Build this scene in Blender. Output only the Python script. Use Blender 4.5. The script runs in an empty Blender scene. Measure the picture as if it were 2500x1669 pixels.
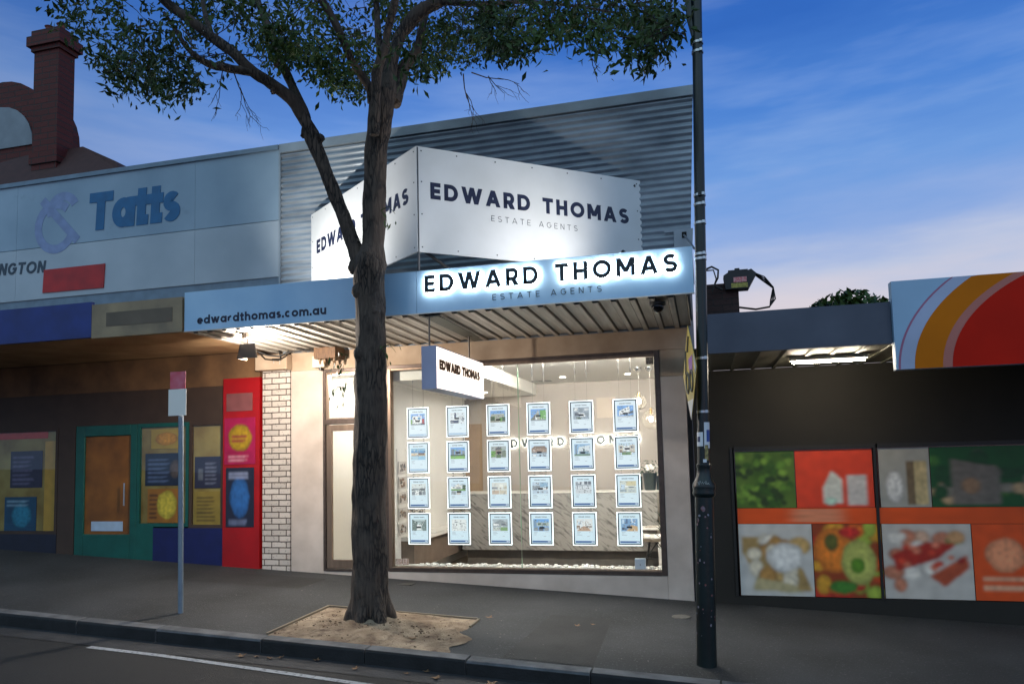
import bpy, bmesh, math, random
from mathutils import Vector, Matrix, noise as mnoise
R = random.Random(7)
sc = bpy.context.scene
COL = sc.collection
def lin(c):
    return tuple((x/255/12.92 if x/255 <= .04045 else ((x/255+.055)/1.055)**2.4) for x in c)
# ------------------------------------------------------------------ camera
yaw, pit, rol = .2533, .0779, -.0239
Fh = Vector((-math.sin(yaw), math.cos(yaw), 0)); Rh = Vector((math.cos(yaw), math.sin(yaw), 0)); Uh = Vector((0, 0, 1))
Fp = math.cos(pit)*Fh + math.sin(pit)*Uh; Up = -math.sin(pit)*Fh + math.cos(pit)*Uh
Rr = math.cos(rol)*Rh + math.sin(rol)*Up; Ur = -math.sin(rol)*Rh + math.cos(rol)*Up
CAM = Vector((5.4046, -9.7989, 1.5624))
cd = bpy.data.cameras.new('camera'); cam = bpy.data.objects.new('camera', cd); COL.objects.link(cam)
cd.sensor_width = 36; cd.lens = 36*1808.33/2500; cd.shift_y = (973.73-834.5)/2500; cd.clip_end = 600; cd.clip_start = .05
M = Matrix.Identity(4)
for i in range(3):
    M[i][0] = Rr[i]; M[i][1] = Ur[i]; M[i][2] = -Fp[i]; M[i][3] = CAM[i]
cam.matrix_world = M; sc.camera = cam
# ------------------------------------------------------------------ sky
sc.view_settings.view_transform = 'Standard'; sc.view_settings.look = 'None'
sc.view_settings.exposure = 0; sc.view_settings.gamma = 1
W = bpy.data.worlds.new('World'); sc.world = W; W.use_nodes = True
nt = W.node_tree; N = nt.nodes; L = nt.links; N.clear()
def nd(t, **k):
    n = N.new(t)
    for a, b in k.items(): setattr(n, a, b)
    return n
out = nd('ShaderNodeOutputWorld'); bg = nd('ShaderNodeBackground'); tc = nd('ShaderNodeTexCoord')
sep = nd('ShaderNodeSeparateXYZ'); L.new(tc.outputs['Generated'], sep.inputs[0])
mp = nd('ShaderNodeMapping'); mp.inputs['Scale'].default_value = (1.6, 1.6, 9); mp.inputs['Rotation'].default_value = (.05, .12, .4)
L.new(tc.outputs['Generated'], mp.inputs[0])
nz = nd('ShaderNodeTexNoise'); nz.inputs['Scale'].default_value = 1.7; nz.inputs['Detail'].default_value = 5; nz.inputs['Roughness'].default_value = .55
L.new(mp.outputs[0], nz.inputs['Vector'])
# elevation + a little cloud wobble -> colour of the dusk sky
ma = nd('ShaderNodeMath', operation='MULTIPLY_ADD'); L.new(nz.outputs['Fac'], ma.inputs[0]); ma.inputs[1].default_value = -.17
ad = nd('ShaderNodeMath', operation='ADD'); L.new(sep.outputs['Z'], ad.inputs[0]); ad.inputs[1].default_value = .108
L.new(ad.outputs[0], ma.inputs[2])
rp = nd('ShaderNodeValToRGB'); L.new(ma.outputs[0], rp.inputs[0])
stops = [(0, (204, 194, 200)), (.21, (208, 200, 210)), (.26, (178, 188, 216)), (.31, (134, 163, 216)), (.37, (102, 148, 214)),
         (.44, (68, 124, 204)), (.54, (36, 96, 184)), (.66, (24, 76, 156)), (1, (12, 50, 120))]
el = rp.color_ramp.elements
el[0].position = 0; el[0].color = (*lin(stops[0][1]), 1); el[1].position = 1; el[1].color = (*lin(stops[-1][1]), 1)
for p_, c_ in stops[1:-1]:
    e = el.new(p_); e.color = (*lin(c_), 1)
# thin pale cirrus
cr = nd('ShaderNodeMapRange'); L.new(nz.outputs['Fac'], cr.inputs[0]); cr.inputs[1].default_value = .46; cr.inputs[2].default_value = .76; cr.inputs[4].default_value = .3
rb = nd('ShaderNodeValToRGB'); L.new(ma.outputs[0], rb.inputs[0]); eb = rb.color_ramp.elements     # away from the sunset the low sky stays blue
sb_ = [(0, (132, 168, 206)), (.24, (150, 180, 224)), (.33, (134, 164, 222)), (.42, (94, 140, 212)), (.54, (44, 102, 188)), (.66, (22, 76, 158)), (1, (12, 50, 120))]
eb[0].position = 0; eb[0].color = (*lin(sb_[0][1]), 1); eb[1].position = 1; eb[1].color = (*lin(sb_[-1][1]), 1)
for p_, c_ in sb_[1:-1]:
    e = eb.new(p_); e.color = (*lin(c_), 1)
fx_ = nd('ShaderNodeMapRange', interpolation_type='SMOOTHSTEP'); L.new(sep.outputs['X'], fx_.inputs[0]); fx_.inputs[1].default_value = -.5; fx_.inputs[2].default_value = .12
fy_ = nd('ShaderNodeMapRange', interpolation_type='SMOOTHSTEP'); L.new(sep.outputs['Y'], fy_.inputs[0]); fy_.inputs[1].default_value = .0; fy_.inputs[2].default_value = .5
fm_ = nd('ShaderNodeMath', operation='MULTIPLY'); L.new(fx_.outputs[0], fm_.inputs[0]); L.new(fy_.outputs[0], fm_.inputs[1])
rm = nd('ShaderNodeMix', data_type='RGBA'); L.new(fm_.outputs[0], rm.inputs[0]); L.new(rb.outputs[0], rm.inputs[6]); L.new(rp.outputs[0], rm.inputs[7])
mx = nd('ShaderNodeMix', data_type='RGBA'); L.new(cr.outputs[0], mx.inputs[0]); L.new(rm.outputs[2], mx.inputs[6]); mx.inputs[7].default_value = (*lin((168, 184, 222)), 1)
# the west (left) is already darker
dk = nd('ShaderNodeMapRange'); L.new(sep.outputs['X'], dk.inputs[0]); dk.inputs[1].default_value = -.85; dk.inputs[2].default_value = -.45; dk.inputs[3].default_value = .6; dk.inputs[4].default_value = 1
dk.clamp = True
mu = nd('ShaderNodeMix', data_type='RGBA', blend_type='MULTIPLY'); mu.inputs[0].default_value = 1
L.new(mx.outputs[2], mu.inputs[6]); L.new(dk.outputs[0], mu.inputs[7])
# added sky boost behind and above the camera, brightening wall, fascia and sign
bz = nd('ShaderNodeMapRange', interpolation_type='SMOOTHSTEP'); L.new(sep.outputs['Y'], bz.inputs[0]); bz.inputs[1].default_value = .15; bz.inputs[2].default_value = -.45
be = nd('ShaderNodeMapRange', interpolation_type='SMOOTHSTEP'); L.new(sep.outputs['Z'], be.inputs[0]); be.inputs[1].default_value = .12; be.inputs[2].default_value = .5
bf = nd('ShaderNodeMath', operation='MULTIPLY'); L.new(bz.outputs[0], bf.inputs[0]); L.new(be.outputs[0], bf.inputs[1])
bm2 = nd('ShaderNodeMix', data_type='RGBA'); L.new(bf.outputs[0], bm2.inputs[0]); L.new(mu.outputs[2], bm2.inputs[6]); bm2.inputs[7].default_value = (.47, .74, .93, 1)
sky = nd('ShaderNodeTexSky', sky_type='NISHITA'); sky.sun_disc = False; sky.sun_elevation = math.radians(1.0); sky.sun_rotation = math.radians(150)
sm = nd('ShaderNodeMix', data_type='RGBA', blend_type='ADD'); sm.inputs[0].default_value = .03
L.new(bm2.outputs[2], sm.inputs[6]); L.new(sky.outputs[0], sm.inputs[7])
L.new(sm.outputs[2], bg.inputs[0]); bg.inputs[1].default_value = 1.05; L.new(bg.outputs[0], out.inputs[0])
try:
    sc.cycles.use_denoising = True; sc.cycles.denoiser = 'OPENIMAGEDENOISE'
    sc.cycles.max_bounces = 8; sc.cycles.transparent_max_bounces = 24; sc.cycles.sample_clamp_indirect = 6; sc.cycles.caustics_reflective = False; sc.cycles.caustics_refractive = False
except Exception: pass
sd = bpy.data.lights.new('sun', 'SUN'); so = bpy.data.objects.new('sun', sd); COL.objects.link(so)   # last glow from behind the photographer
sd.energy = .06; sd.angle = math.radians(30); sd.color = (1, .86, .74); so.rotation_euler = (math.radians(66), 0, math.radians(-20)); so['kind'] = 'structure'
cam['kind'] = 'structure'

# ------------------------------------------------------------------ materials
MATS = {}
def pmat(name, c, rough=.6, metal=0, var=.12, scale=6, bump=0, bscale=40, stretch=(1, 1, 1), c2=None, lo=.35, hi=.7, bdist=.01, spec=.5, attr=False, grime=None):
    if name in MATS: return MATS[name]
    m = bpy.data.materials.new(name); m.use_nodes = True; t = m.node_tree; n = t.nodes; l = t.links
    b = n['Principled BSDF']; b.inputs['Roughness'].default_value = rough; b.inputs['Metallic'].default_value = metal
    b.inputs['Specular IOR Level'].default_value = spec
    tcn = n.new('ShaderNodeTexCoord'); mpn = n.new('ShaderNodeMapping'); mpn.inputs['Scale'].default_value = stretch
    l.new(tcn.outputs['Object'], mpn.inputs[0])
    no = n.new('ShaderNodeTexNoise'); no.inputs['Scale'].default_value = scale; no.inputs['Detail'].default_value = 6; l.new(mpn.outputs[0], no.inputs['Vector'])
    mr = n.new('ShaderNodeMapRange'); mr.inputs[1].default_value = lo; mr.inputs[2].default_value = hi; l.new(no.outputs['Fac'], mr.inputs[0])
    c = lin(c) if max(c) > 1 else c
    c2 = tuple(x*(1-var*2) for x in c) if c2 is None else (lin(c2) if max(c2) > 1 else c2)
    mi = n.new('ShaderNodeMix'); mi.data_type = 'RGBA'; l.new(mr.outputs[0], mi.inputs[0])
    mi.inputs[6].default_value = (*c2, 1); mi.inputs[7].default_value = (*c, 1)
    res = mi.outputs[2]
    if attr:
        a = n.new('ShaderNodeVertexColor'); a.layer_name = 'Col'
        mm = n.new('ShaderNodeMix'); mm.data_type = 'RGBA'; mm.blend_type = 'MULTIPLY'; mm.inputs[0].default_value = 1
        l.new(res, mm.inputs[6]); l.new(a.outputs['Color'], mm.inputs[7]); res = mm.outputs[2]
    if grime:
        gs, gc, glo, ghi = grime
        g = n.new('ShaderNodeTexNoise'); g.inputs['Scale'].default_value = gs; g.inputs['Detail'].default_value = 10; g.inputs['Roughness'].default_value = .7; l.new(tcn.outputs['Object'], g.inputs['Vector'])
        gr = n.new('ShaderNodeMapRange'); gr.inputs[1].default_value = glo; gr.inputs[2].default_value = ghi; l.new(g.outputs['Fac'], gr.inputs[0])
        gm = n.new('ShaderNodeMix'); gm.data_type = 'RGBA'; l.new(gr.outputs[0], gm.inputs[0]); l.new(res, gm.inputs[6]); gm.inputs[7].default_value = (*(lin(gc) if max(gc) > 1 else gc), 1)
        res = gm.outputs[2]
    l.new(res, b.inputs['Base Color'])
    if bump:
        bn = n.new('ShaderNodeTexNoise'); bn.inputs['Scale'].default_value = bscale; bn.inputs['Detail'].default_value = 8; l.new(mpn.outputs[0], bn.inputs['Vector'])
        bu = n.new('ShaderNodeBump'); bu.inputs['Strength'].default_value = bump; bu.inputs['Distance'].default_value = bdist
        l.new(bn.outputs['Fac'], bu.inputs['Height']); l.new(bu.outputs[0], b.inputs['Normal'])
    MATS[name] = m; return m
def emat(name, c, s, attr=False, base=None):
    if name in MATS: return MATS[name]
    m = bpy.data.materials.new(name); m.use_nodes = True; t = m.node_tree; b = t.nodes['Principled BSDF']
    cc = lin(c) if max(c) > 1 else c
    b.inputs['Base Color'].default_value = (*(base or (.8, .8, .8)), 1); b.inputs['Roughness'].default_value = .4
    b.inputs['Emission Strength'].default_value = s; b.inputs['Emission Color'].default_value = (*cc, 1)
    if attr:
        a = t.nodes.new('ShaderNodeVertexColor'); a.layer_name = 'Col'
        t.links.new(a.outputs['Color'], b.inputs['Emission Color']); b.inputs['Base Color'].default_value = (.05, .05, .05, 1)
    MATS[name] = m; return m
def glass(name, tint=(1, 1, 1), ior=1.45, rough=0, veil=0):
    m = bpy.data.materials.new(name); m.use_nodes = True; t = m.node_tree; n = t.nodes; l = t.links
    n.remove(n['Principled BSDF']); o = n['Material Output']
    tr = n.new('ShaderNodeBsdfTransparent'); tr.inputs[0].default_value = (*tint, 1)
    gl = n.new('ShaderNodeBsdfGlossy'); gl.inputs['Roughness'].default_value = rough; fr = n.new('ShaderNodeFresnel'); ge = n.new('ShaderNodeNewGeometry'); mr = n.new('ShaderNodeMapRange'); mr.inputs[3].default_value = ior; mr.inputs[4].default_value = 1/ior; l.new(ge.outputs['Backfacing'], mr.inputs[0]); l.new(mr.outputs[0], fr.inputs[0])
    ms = n.new('ShaderNodeMixShader'); l.new(fr.outputs[0], ms.inputs[0]); l.new(tr.outputs[0], ms.inputs[1]); l.new(gl.outputs[0], ms.inputs[2]); sh = ms.outputs[0]
    if veil:      # faint glow of the globe outline mixed in as translucent white
        df = n.new('ShaderNodeBsdfTranslucent'); df.inputs[0].default_value = (1, .97, .92, 1); m3 = n.new('ShaderNodeMixShader'); m3.inputs[0].default_value = veil; l.new(sh, m3.inputs[1]); l.new(df.outputs[0], m3.inputs[2]); sh = m3.outputs[0]
    l.new(sh, o.inputs[0])
    MATS[name] = m; return m
def brick(name, c, mortar, bw=.235, bh=.084, bump=.8, ms=.012, rough=.75, var=.1, ab=('X', 'Z')):
    m = bpy.data.materials.new(name); m.use_nodes = True; t = m.node_tree; n = t.nodes; l = t.links; b = n['Principled BSDF']; b.inputs['Roughness'].default_value = rough
    tcn = n.new('ShaderNodeTexCoord'); s = n.new('ShaderNodeSeparateXYZ'); cb = n.new('ShaderNodeCombineXYZ'); l.new(tcn.outputs['Object'], s.inputs[0])
    l.new(s.outputs[ab[0]], cb.inputs[0]); l.new(s.outputs[ab[1]], cb.inputs[1])
    dn = n.new('ShaderNodeTexNoise'); dn.inputs['Scale'].default_value = 9; l.new(tcn.outputs['Object'], dn.inputs['Vector'])
    wv = n.new('ShaderNodeVectorMath'); wv.operation = 'MULTIPLY_ADD'; l.new(dn.outputs['Color'], wv.inputs[0]); wv.inputs[1].default_value = (.006, .006, 0); l.new(cb.outputs[0], wv.inputs[2])
    br = n.new('ShaderNodeTexBrick'); l.new(wv.outputs[0], br.inputs['Vector']); br.inputs['Scale'].default_value = 1; br.inputs['Brick Width'].default_value = bw; br.inputs['Row Height'].default_value = bh
    br.inputs['Mortar Size'].default_value = ms/2; br.inputs['Mortar Smooth'].default_value = .2
    c1 = lin(c); br.inputs['Color1'].default_value = (*c1, 1); br.inputs['Color2'].default_value = (*[x*(1-var*2.2) for x in c1], 1); br.inputs['Mortar'].default_value = (*lin(mortar), 1)
    no = n.new('ShaderNodeTexNoise'); no.inputs['Scale'].default_value = 26; no.inputs['Detail'].default_value = 8; l.new(tcn.outputs['Object'], no.inputs['Vector'])
    mr = n.new('ShaderNodeMapRange'); mr.inputs[1].default_value = .28; mr.inputs[2].default_value = .42; mr.inputs[3].default_value = .35; l.new(no.outputs['Fac'], mr.inputs[0])
    mm = n.new('ShaderNodeMix'); mm.data_type = 'RGBA'; mm.blend_type = 'MULTIPLY'; mm.inputs[0].default_value = 1; l.new(br.outputs['Color'], mm.inputs[6]); l.new(mr.outputs[0], mm.inputs[7])
    l.new(mm.outputs[2], b.inputs['Base Color'])
    iv = n.new('ShaderNodeMath'); iv.operation = 'MULTIPLY_ADD'; l.new(br.outputs['Fac'], iv.inputs[0]); iv.inputs[1].default_value = -1; l.new(no.outputs['Fac'], iv.inputs[2])
    bu = n.new('ShaderNodeBump'); bu.inputs['Strength'].default_value = bump; bu.inputs['Distance'].default_value = .008; l.new(iv.outputs[0], bu.inputs['Height']); l.new(bu.outputs[0], b.inputs['Normal'])
    MATS[name] = m; return m

# ------------------------------------------------------------------ mesh builder
WL = {}
class MB:
    def __init__(s): s.v = []; s.f = []; s.c = []; s.sm = False
    def face(s, pts, col=None):
        i = len(s.v); s.v += [tuple(p) for p in pts]; s.f.append(tuple(range(i, i+len(pts)))); s.c.append(col)
    def box(s, x0, y0, z0, x1, y1, z1, col=None):
        i = len(s.v)
        s.v += [(x0, y0, z0), (x1, y0, z0), (x1, y1, z0), (x0, y1, z0), (x0, y0, z1), (x1, y0, z1), (x1, y1, z1), (x0, y1, z1)]
        for q in ((0, 3, 2, 1), (4, 5, 6, 7), (0, 1, 5, 4), (1, 2, 6, 5), (2, 3, 7, 6), (3, 0, 4, 7)): s.f.append(tuple(i+k for k in q)); s.c.append(col)
    def prism(s, pts, d, col=None):      # polygon (3D points) pushed along d
        d = Vector(d); n = len(pts); i = len(s.v)
        s.v += [tuple(Vector(p)) for p in pts] + [tuple(Vector(p)+d) for p in pts]
        s.f.append(tuple(range(i, i+n))); s.f.append(tuple(range(i+2*n-1, i+n-1, -1))); s.c += [col, col]
        for k in range(n): s.f.append((i+k, i+n+k, i+n+(k+1) % n, i+(k+1) % n)); s.c.append(col)
    def tube(s, pts, r, n=8, jit=None, caps=True, col=None):
        pts = [Vector(p) for p in pts]; r = [r]*len(pts) if not isinstance(r, (list, tuple)) else r
        i0 = len(s.v); up = None
        for k, p in enumerate(pts):
            t = (pts[min(k+1, len(pts)-1)]-pts[max(k-1, 0)]).normalized()
            if up is None:
                up = Vector((1, 0, 0)) if abs(t.x) < .8 else Vector((0, 1, 0))
            up = (up-t*up.dot(t)).normalized(); sd_ = t.cross(up)
            for a in range(n):
                an = 2*math.pi*a/n; rr = r[k]
                q = p+(up*math.cos(an)+sd_*math.sin(an))*rr
                if jit: q = p+(up*math.cos(an)+sd_*math.sin(an))*(rr*jit(q, an))
                s.v.append(tuple(q))
        for k in range(len(pts)-1):
            for a in range(n):
                b = (a+1) % n; s.f.append((i0+k*n+a, i0+k*n+b, i0+(k+1)*n+b, i0+(k+1)*n+a)); s.c.append(col)
        if caps:
            s.f.append(tuple(i0+a for a in range(n))[::-1]); s.f.append(tuple(i0+(len(pts)-1)*n+a for a in range(n))); s.c += [col, col]
    def lathe(s, prof, c=(0, 0, 0), n=16, col=None):      # prof: (r, z)
        i0 = len(s.v); c = Vector(c)
        for r_, z in prof:
            for a in range(n): s.v.append((c.x+r_*math.cos(2*math.pi*a/n), c.y+r_*math.sin(2*math.pi*a/n), c.z+z))
        for k in range(len(prof)-1):
            for a in range(n):
                b = (a+1) % n; s.f.append((i0+k*n+a, i0+k*n+b, i0+(k+1)*n+b, i0+(k+1)*n+a)); s.c.append(col)
        s.f.append(tuple(i0+a for a in range(n))[::-1]); s.f.append(tuple(i0+(len(prof)-1)*n+a for a in range(n))); s.c += [col, col]
    def ball(s, c, rx, ry=None, rz=None, n=10, m=7, col=None, wob=0):
        ry = ry or rx; rz = rz or rx; i0 = len(s.v)
        for k in range(1, m):
            for a in range(n):
                t = math.pi*k/m; p = 2*math.pi*a/n; w = 1+wob*(R.random()-.5)
                s.v.append((c[0]+rx*w*math.sin(t)*math.cos(p), c[1]+ry*w*math.sin(t)*math.sin(p), c[2]+rz*w*math.cos(t)))
        s.v.append((c[0], c[1], c[2]+rz)); s.v.append((c[0], c[1], c[2]-rz)); T = len(s.v)-2
        for k in range(m-2):
            for a in range(n):
                b = (a+1) % n; s.f.append((i0+k*n+a, i0+(k+1)*n+a, i0+(k+1)*n+b, i0+k*n+b)); s.c.append(col)
        for a in range(n):
            b = (a+1) % n; s.f.append((T, i0+a, i0+b)); s.f.append((T+1, i0+(m-2)*n+b, i0+(m-2)*n+a)); s.c += [col, col]
    def mesh(s, name, mat, off=Vector((0, 0, 0)), smooth=False):
        me = bpy.data.meshes.new(name); me.from_pydata([tuple(Vector(v)-off) for v in s.v], [], s.f)
        if mat: me.materials.append(mat)
        if any(c is not None for c in s.c):
            ca = me.color_attributes.new('Col', 'FLOAT_COLOR', 'CORNER'); k = 0
            for pi_, p in enumerate(me.polygons):
                c = s.c[pi_] or (1, 1, 1)
                for _ in p.loop_indices: ca.data[k].color = (*c, 1); k += 1
        if smooth: me.polygons.foreach_set('use_smooth', [True]*len(me.polygons))
        me.update(); return me
    def build(s, name, mat, parent=None, loc=None, smooth=False, bevel=0, local=False):
        off = Vector((0, 0, 0)) if local else (WL[parent.name] if parent is not None else Vector(loc or (0, 0, 0)))
        me = s.mesh(name, mat, off, smooth)
        o = bpy.data.objects.new(name, me); COL.objects.link(o)
        if parent is not None: o.parent = parent
        else: o.location = off
        WL[o.name] = Vector((0, 0, 0)) if local else off
        if bevel:
            md = o.modifiers.new('bevel', 'BEVEL'); md.width = bevel; md.segments = 2; md.limit_method = 'ANGLE'
        if smooth:
            try: me.set_sharp_from_angle(angle=math.radians(40))
            except Exception: pass
        return o
def tag(o, label=None, cat=None, group=None, kind=None):
    if label: o['label'] = label
    if cat: o['category'] = cat
    if group: o['group'] = group
    if kind: o['kind'] = kind
    return o
def thing(name, label, cat, loc, group=None):
    o = bpy.data.objects.new(name, None); COL.objects.link(o); o.location = loc; o.empty_display_size = .1
    WL[o.name] = Vector(loc); return tag(o, label, cat, group)
def B(*boxes, col=None):
    m = MB()
    for b in boxes: m.box(*b, col=col)
    return m
def c8(*c): return lin(c)

# ------------------------------------------------------------------ lettering: monoline stroke alphabet
def arc(cx, cy, rx, ry, a0, a1, n=14):
    return [(cx+rx*math.cos(math.radians(a0+(a1-a0)*k/n)), cy+ry*math.sin(math.radians(a0+(a1-a0)*k/n))) for k in range(n+1)]
def P(*p): return ('L', list(p))
def G(*p): return ('D', p)
X = .7
GL = {
 'E': (.63, [P((1, 1), (0, 1), (0, 0), (1, 0)), P((0, .5), (.9, .5))]),
 'D': (.86, [P((0, 0), (0, 1), (.45, 1), *arc(.45, .5, .55, .5, 88, -88), (.45, 0), (-.001, 0))]),
 'W': (1.34, [G(0, 1, .26, 0), G(.5, 1, .26, 0), G(.5, 1, .74, 0), G(1, 1, .74, 0)]),
 'A': (.94, [G(0, 0, .5, 1), G(1, 0, .5, 1), P((.2, .26), (.8, .26))]),
 'R': (.72, [P((0, 0), (0, 1), (.55, 1), *arc(.6, .68, .4, .32, 85, -85), (.55, .36), (0, .36)), G(1, 0, .48, .36)]),
 'T': (.74, [P((0, 1), (1, 1)), P((.5, 1), (.5, 0))]),
 'H': (.79, [P((0, 0), (0, 1)), P((1, 0), (1, 1)), P((0, .5), (1, .5))]),
 'O': (1.02, [('C', arc(.5, .5, .5, .5, 0, 360, 32)[:-1])]),
 'M': (1.0, [P((0, 0), (0, 1)), P((1, 0), (1, 1)), G(0, 1, .5, .3), G(1, 1, .5, .3)]),
 'S': (.75, [P(*(arc(.5, .75, .47, .25, 35, 270, 14)+arc(.5, .25, .5, .25, 90, -148, 14)[1:]))]),
 'G': (.90, [P(*(arc(.5, .5, .5, .5, 42, 350, 26)), (1, .5), (.58, .5))]),
 'N': (.76, [P((0, 0), (0, 1)), P((1, 0), (1, 1)), G(0, 1, 1, 0)]),
 'e': (.66, [P((.02, X*.5), (1, X*.5), *arc(.5, X*.5, .5, X*.5, 4, 318, 22))]),
 'd': (.70, [('C', arc(.47, X*.5, .47, X*.5, 0, 360, 24)[:-1]), P((1, 0), (1, 1.08))]),
 'w': (.98, [G(0, X, .27, 0), G(.5, X, .27, 0), G(.5, X, .73, 0), G(1, X, .73, 0)]),
 'a': (.70, [('C', arc(.47, X*.5, .47, X*.5, 0, 360, 24)[:-1]), P((1, 0), (1, X))]),
 'r': (.48, [P((0, 0), (0, X)), P(*arc(.85, X*.4, .8, X*.58, 170, 75, 8))]),
 't': (.42, [P((.4, .95), (.4, 0), (.95, 0)), P((0, X), (1, X))]),
 'h': (.62, [P((0, 0), (0, 1.08)), P((1, 0), (1, X*.5), *arc(.5, X*.55, .5, X*.45, 5, 175, 10))]),
 'o': (.70, [('C', arc(.5, X*.5, .5, X*.5, 0, 360, 24)[:-1])]),
 'm': (1.0, [P((0, 0), (0, X)), P((.5, 0), (.5, X*.55), *arc(.25, X*.6, .25, X*.4, 5, 175, 8)), P((1, 0), (1, X*.55), *arc(.75, X*.6, .25, X*.4, 5, 175, 8))]),
 's': (.52, [P(*[(a, b*X) for a, b in (arc(.5, .76, .46, .24, 38, 270, 10)+arc(.5, .25, .5, .25, 90, -145, 10)[1:])])]),
 '.': (.2, [P((.5, -.02), (.5, .05))]),
 'c': (.62, [P(*arc(.5, X*.5, .5, X*.5, 48, 312, 18))]),
 'u': (.62, [P((0, X), (0, X*.45), *arc(.5, X*.45, .5, X*.45, 185, 355, 10), (1, X)), P((1, 0), (1, X))]),
 ' ': (.42, []),
}
def glyph_polys(ch, w, narrow=1):
    """list of stroke outlines (as strips of quads) in cap-height units; returns (advance, strips)"""
    Wd, st = GL[ch]; Wd *= narrow; res = []
    fx = lambda x: w/2+x*(Wd-w); fy = lambda y: w/2+y*(1-w)
    for k, a in st:
        if k == 'D':
            x0, y0, x1, y1 = a
            if y0 > y1: x0, y0, x1, y1 = x1, y1, x0, y0
            X0, X1 = fx(x0), fx(x1); Y0, Y1 = fy(y0), fy(y1)
            ln = math.hypot(X1-X0, Y1-Y0); h = (w/2)*ln/(Y1-Y0)
            e0 = w/2; e1 = w/2; sx = (X1-X0)/(Y1-Y0)
            res.append([((X0-h-sx*0, Y0-e0), (X0+h, Y0-e0)), ((X1-h, Y1+e1), (X1+h, Y1+e1))])
        else:
            p = [(fx(x), fy(y)) for x, y in a]; closed = k == 'C'; n = len(p); strip = []
            ext = 0
            for i in range(n):
                a_ = p[(i-1) % n] if (closed or i > 0) else None; c_ = p[(i+1) % n] if (closed or i < n-1) else None; b_ = p[i]
                d1 = Vector((b_[0]-a_[0], b_[1]-a_[1])).normalized() if a_ else None
                d2 = Vector((c_[0]-b_[0], c_[1]-b_[1])).normalized() if c_ else None
                d1 = d1 or d2; d2 = d2 or d1
                n1 = Vector((-d1.y, d1.x)); n2 = Vector((-d2.y, d2.x)); mm = n1+n2
                mm = n1 if mm.length < .2 else mm.normalized(); sc_ = min(1/max(mm.dot(n1), .35), 2)
                bx, by = b_
                if not closed and len(p) == 2 or (not closed and i in (0, n-1)):
                    e = w/2 if (abs(d1.x) < .01 or abs(d1.y) < .01) and ch not in 'SGcser' else 0
                    # butt strokes that stop at the cap box keep full extent
                    if e:
                        sg = -1 if i == 0 else 1; bx += d1.x*e*sg; by += d1.y*e*sg
                strip.append(((bx+mm.x*w/2*sc_, by+mm.y*w/2*sc_), (bx-mm.x*w/2*sc_, by-mm.y*w/2*sc_)))
            if closed: strip.append(strip[0])
            res.append(strip)
    return Wd, res
def text(s, o, u, v, n, cap, width=None, w=.2, depth=.004, gap=.22, slant=0, each=None, mb=None, narrow=1, col=None):
    """flat or raised lettering. o: baseline start, u: reading direction, v: up, n: outward"""
    o, u, v, n = map(Vector, (o, u, v, n))
    adv = sum(GL[c][0]*narrow for c in s)*cap; k = len(s)-1
    g = (width-adv)/k if width else gap*cap
    x = 0; outm = []; one = mb or MB(); zi = 0
    for ch in s:
        Wd, strips = glyph_polys(ch, w, narrow); m = MB() if each else one
        for st in strips:
            zi += 1; dz = depth+(zi % 3)*.0004*min(1, cap*5)
            fr = [[o+u*(x+(a[0]+slant*a[1])*cap)+v*a[1]*cap for a in pr] for pr in st]
            for a, b in zip(fr[:-1], fr[1:]):
                q = [a[0], a[1], b[1], b[0]]
                m.face([p+n*dz for p in q], col)
                if depth > .0015 or each:
                    m.face([p for p in q[::-1]], col)
                    m.face([a[0], b[0], b[0]+n*dz, a[0]+n*dz], col); m.face([b[1], a[1], a[1]+n*dz, b[1]+n*dz], col)
            if depth > .0015 or each:
                a = fr[0]; m.face([a[1], a[0], a[0]+n*dz, a[1]+n*dz], col); a = fr[-1]; m.face([a[0], a[1], a[1]+n*dz, a[0]+n*dz], col)
        if each and ch != ' ': each(ch, m)
        x += Wd*cap+g
    return one

# ------------------------------------------------------------------ ground
def gz(x, y): return -.045-.0505*x+.02*y
KY = -3.25
asph = pmat('footpath_asphalt', (55, 56, 58), .85, scale=.8, c2=(24, 25, 26), lo=.3, hi=.72, bump=1, bscale=80, bdist=.008, grime=(46, (106, 106, 106), .57, .74))
road_m = pmat('road_asphalt', (31, 30, 29), .85, scale=.8, c2=(20, 20, 20), bump=.8, bscale=90, bdist=.008, grime=(62, (62, 60, 58), .6, .74))
stone = pmat('bluestone', (98, 99, 102), .85, scale=5, c2=(66, 67, 70), bump=.5, bscale=50, bdist=.006)
def strip(name, y0, y1, dz, mat, x0=-60, x1=60, nx=60, ny=1):
    m = MB()
    for i in range(nx):
        a = x0+(x1-x0)*i/nx; b = x0+(x1-x0)*(i+1)/nx
        for j in range(ny):
            c = y0+(y1-y0)*j/ny; d = y0+(y1-y0)*(j+1)/ny
            m.face([(a, c, gz(a, c)+dz), (b, c, gz(b, c)+dz), (b, d, gz(b, d)+dz), (a, d, gz(a, d)+dz)])
    return m
tag(strip('ground', -60, 60, -.5, None).build('ground', pmat('earth', (70, 66, 60), .95)), kind='structure')
tag(strip('road', -26, KY-.3, -.13, road_m).build('road', road_m), kind='structure')
gut = strip('gutter', KY-.3, KY+.02, -.126, stone)
tag(gut.build('gutter', pmat('gutter_stone', (50, 50, 52), .85, scale=4, c2=(34, 34, 36), bump=.6, bscale=40)), kind='structure')
tag(strip('footpath', KY+.17, .3, 0, asph).build('footpath', asph), kind='structure')
kb = MB(); x = -40.0
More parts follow.
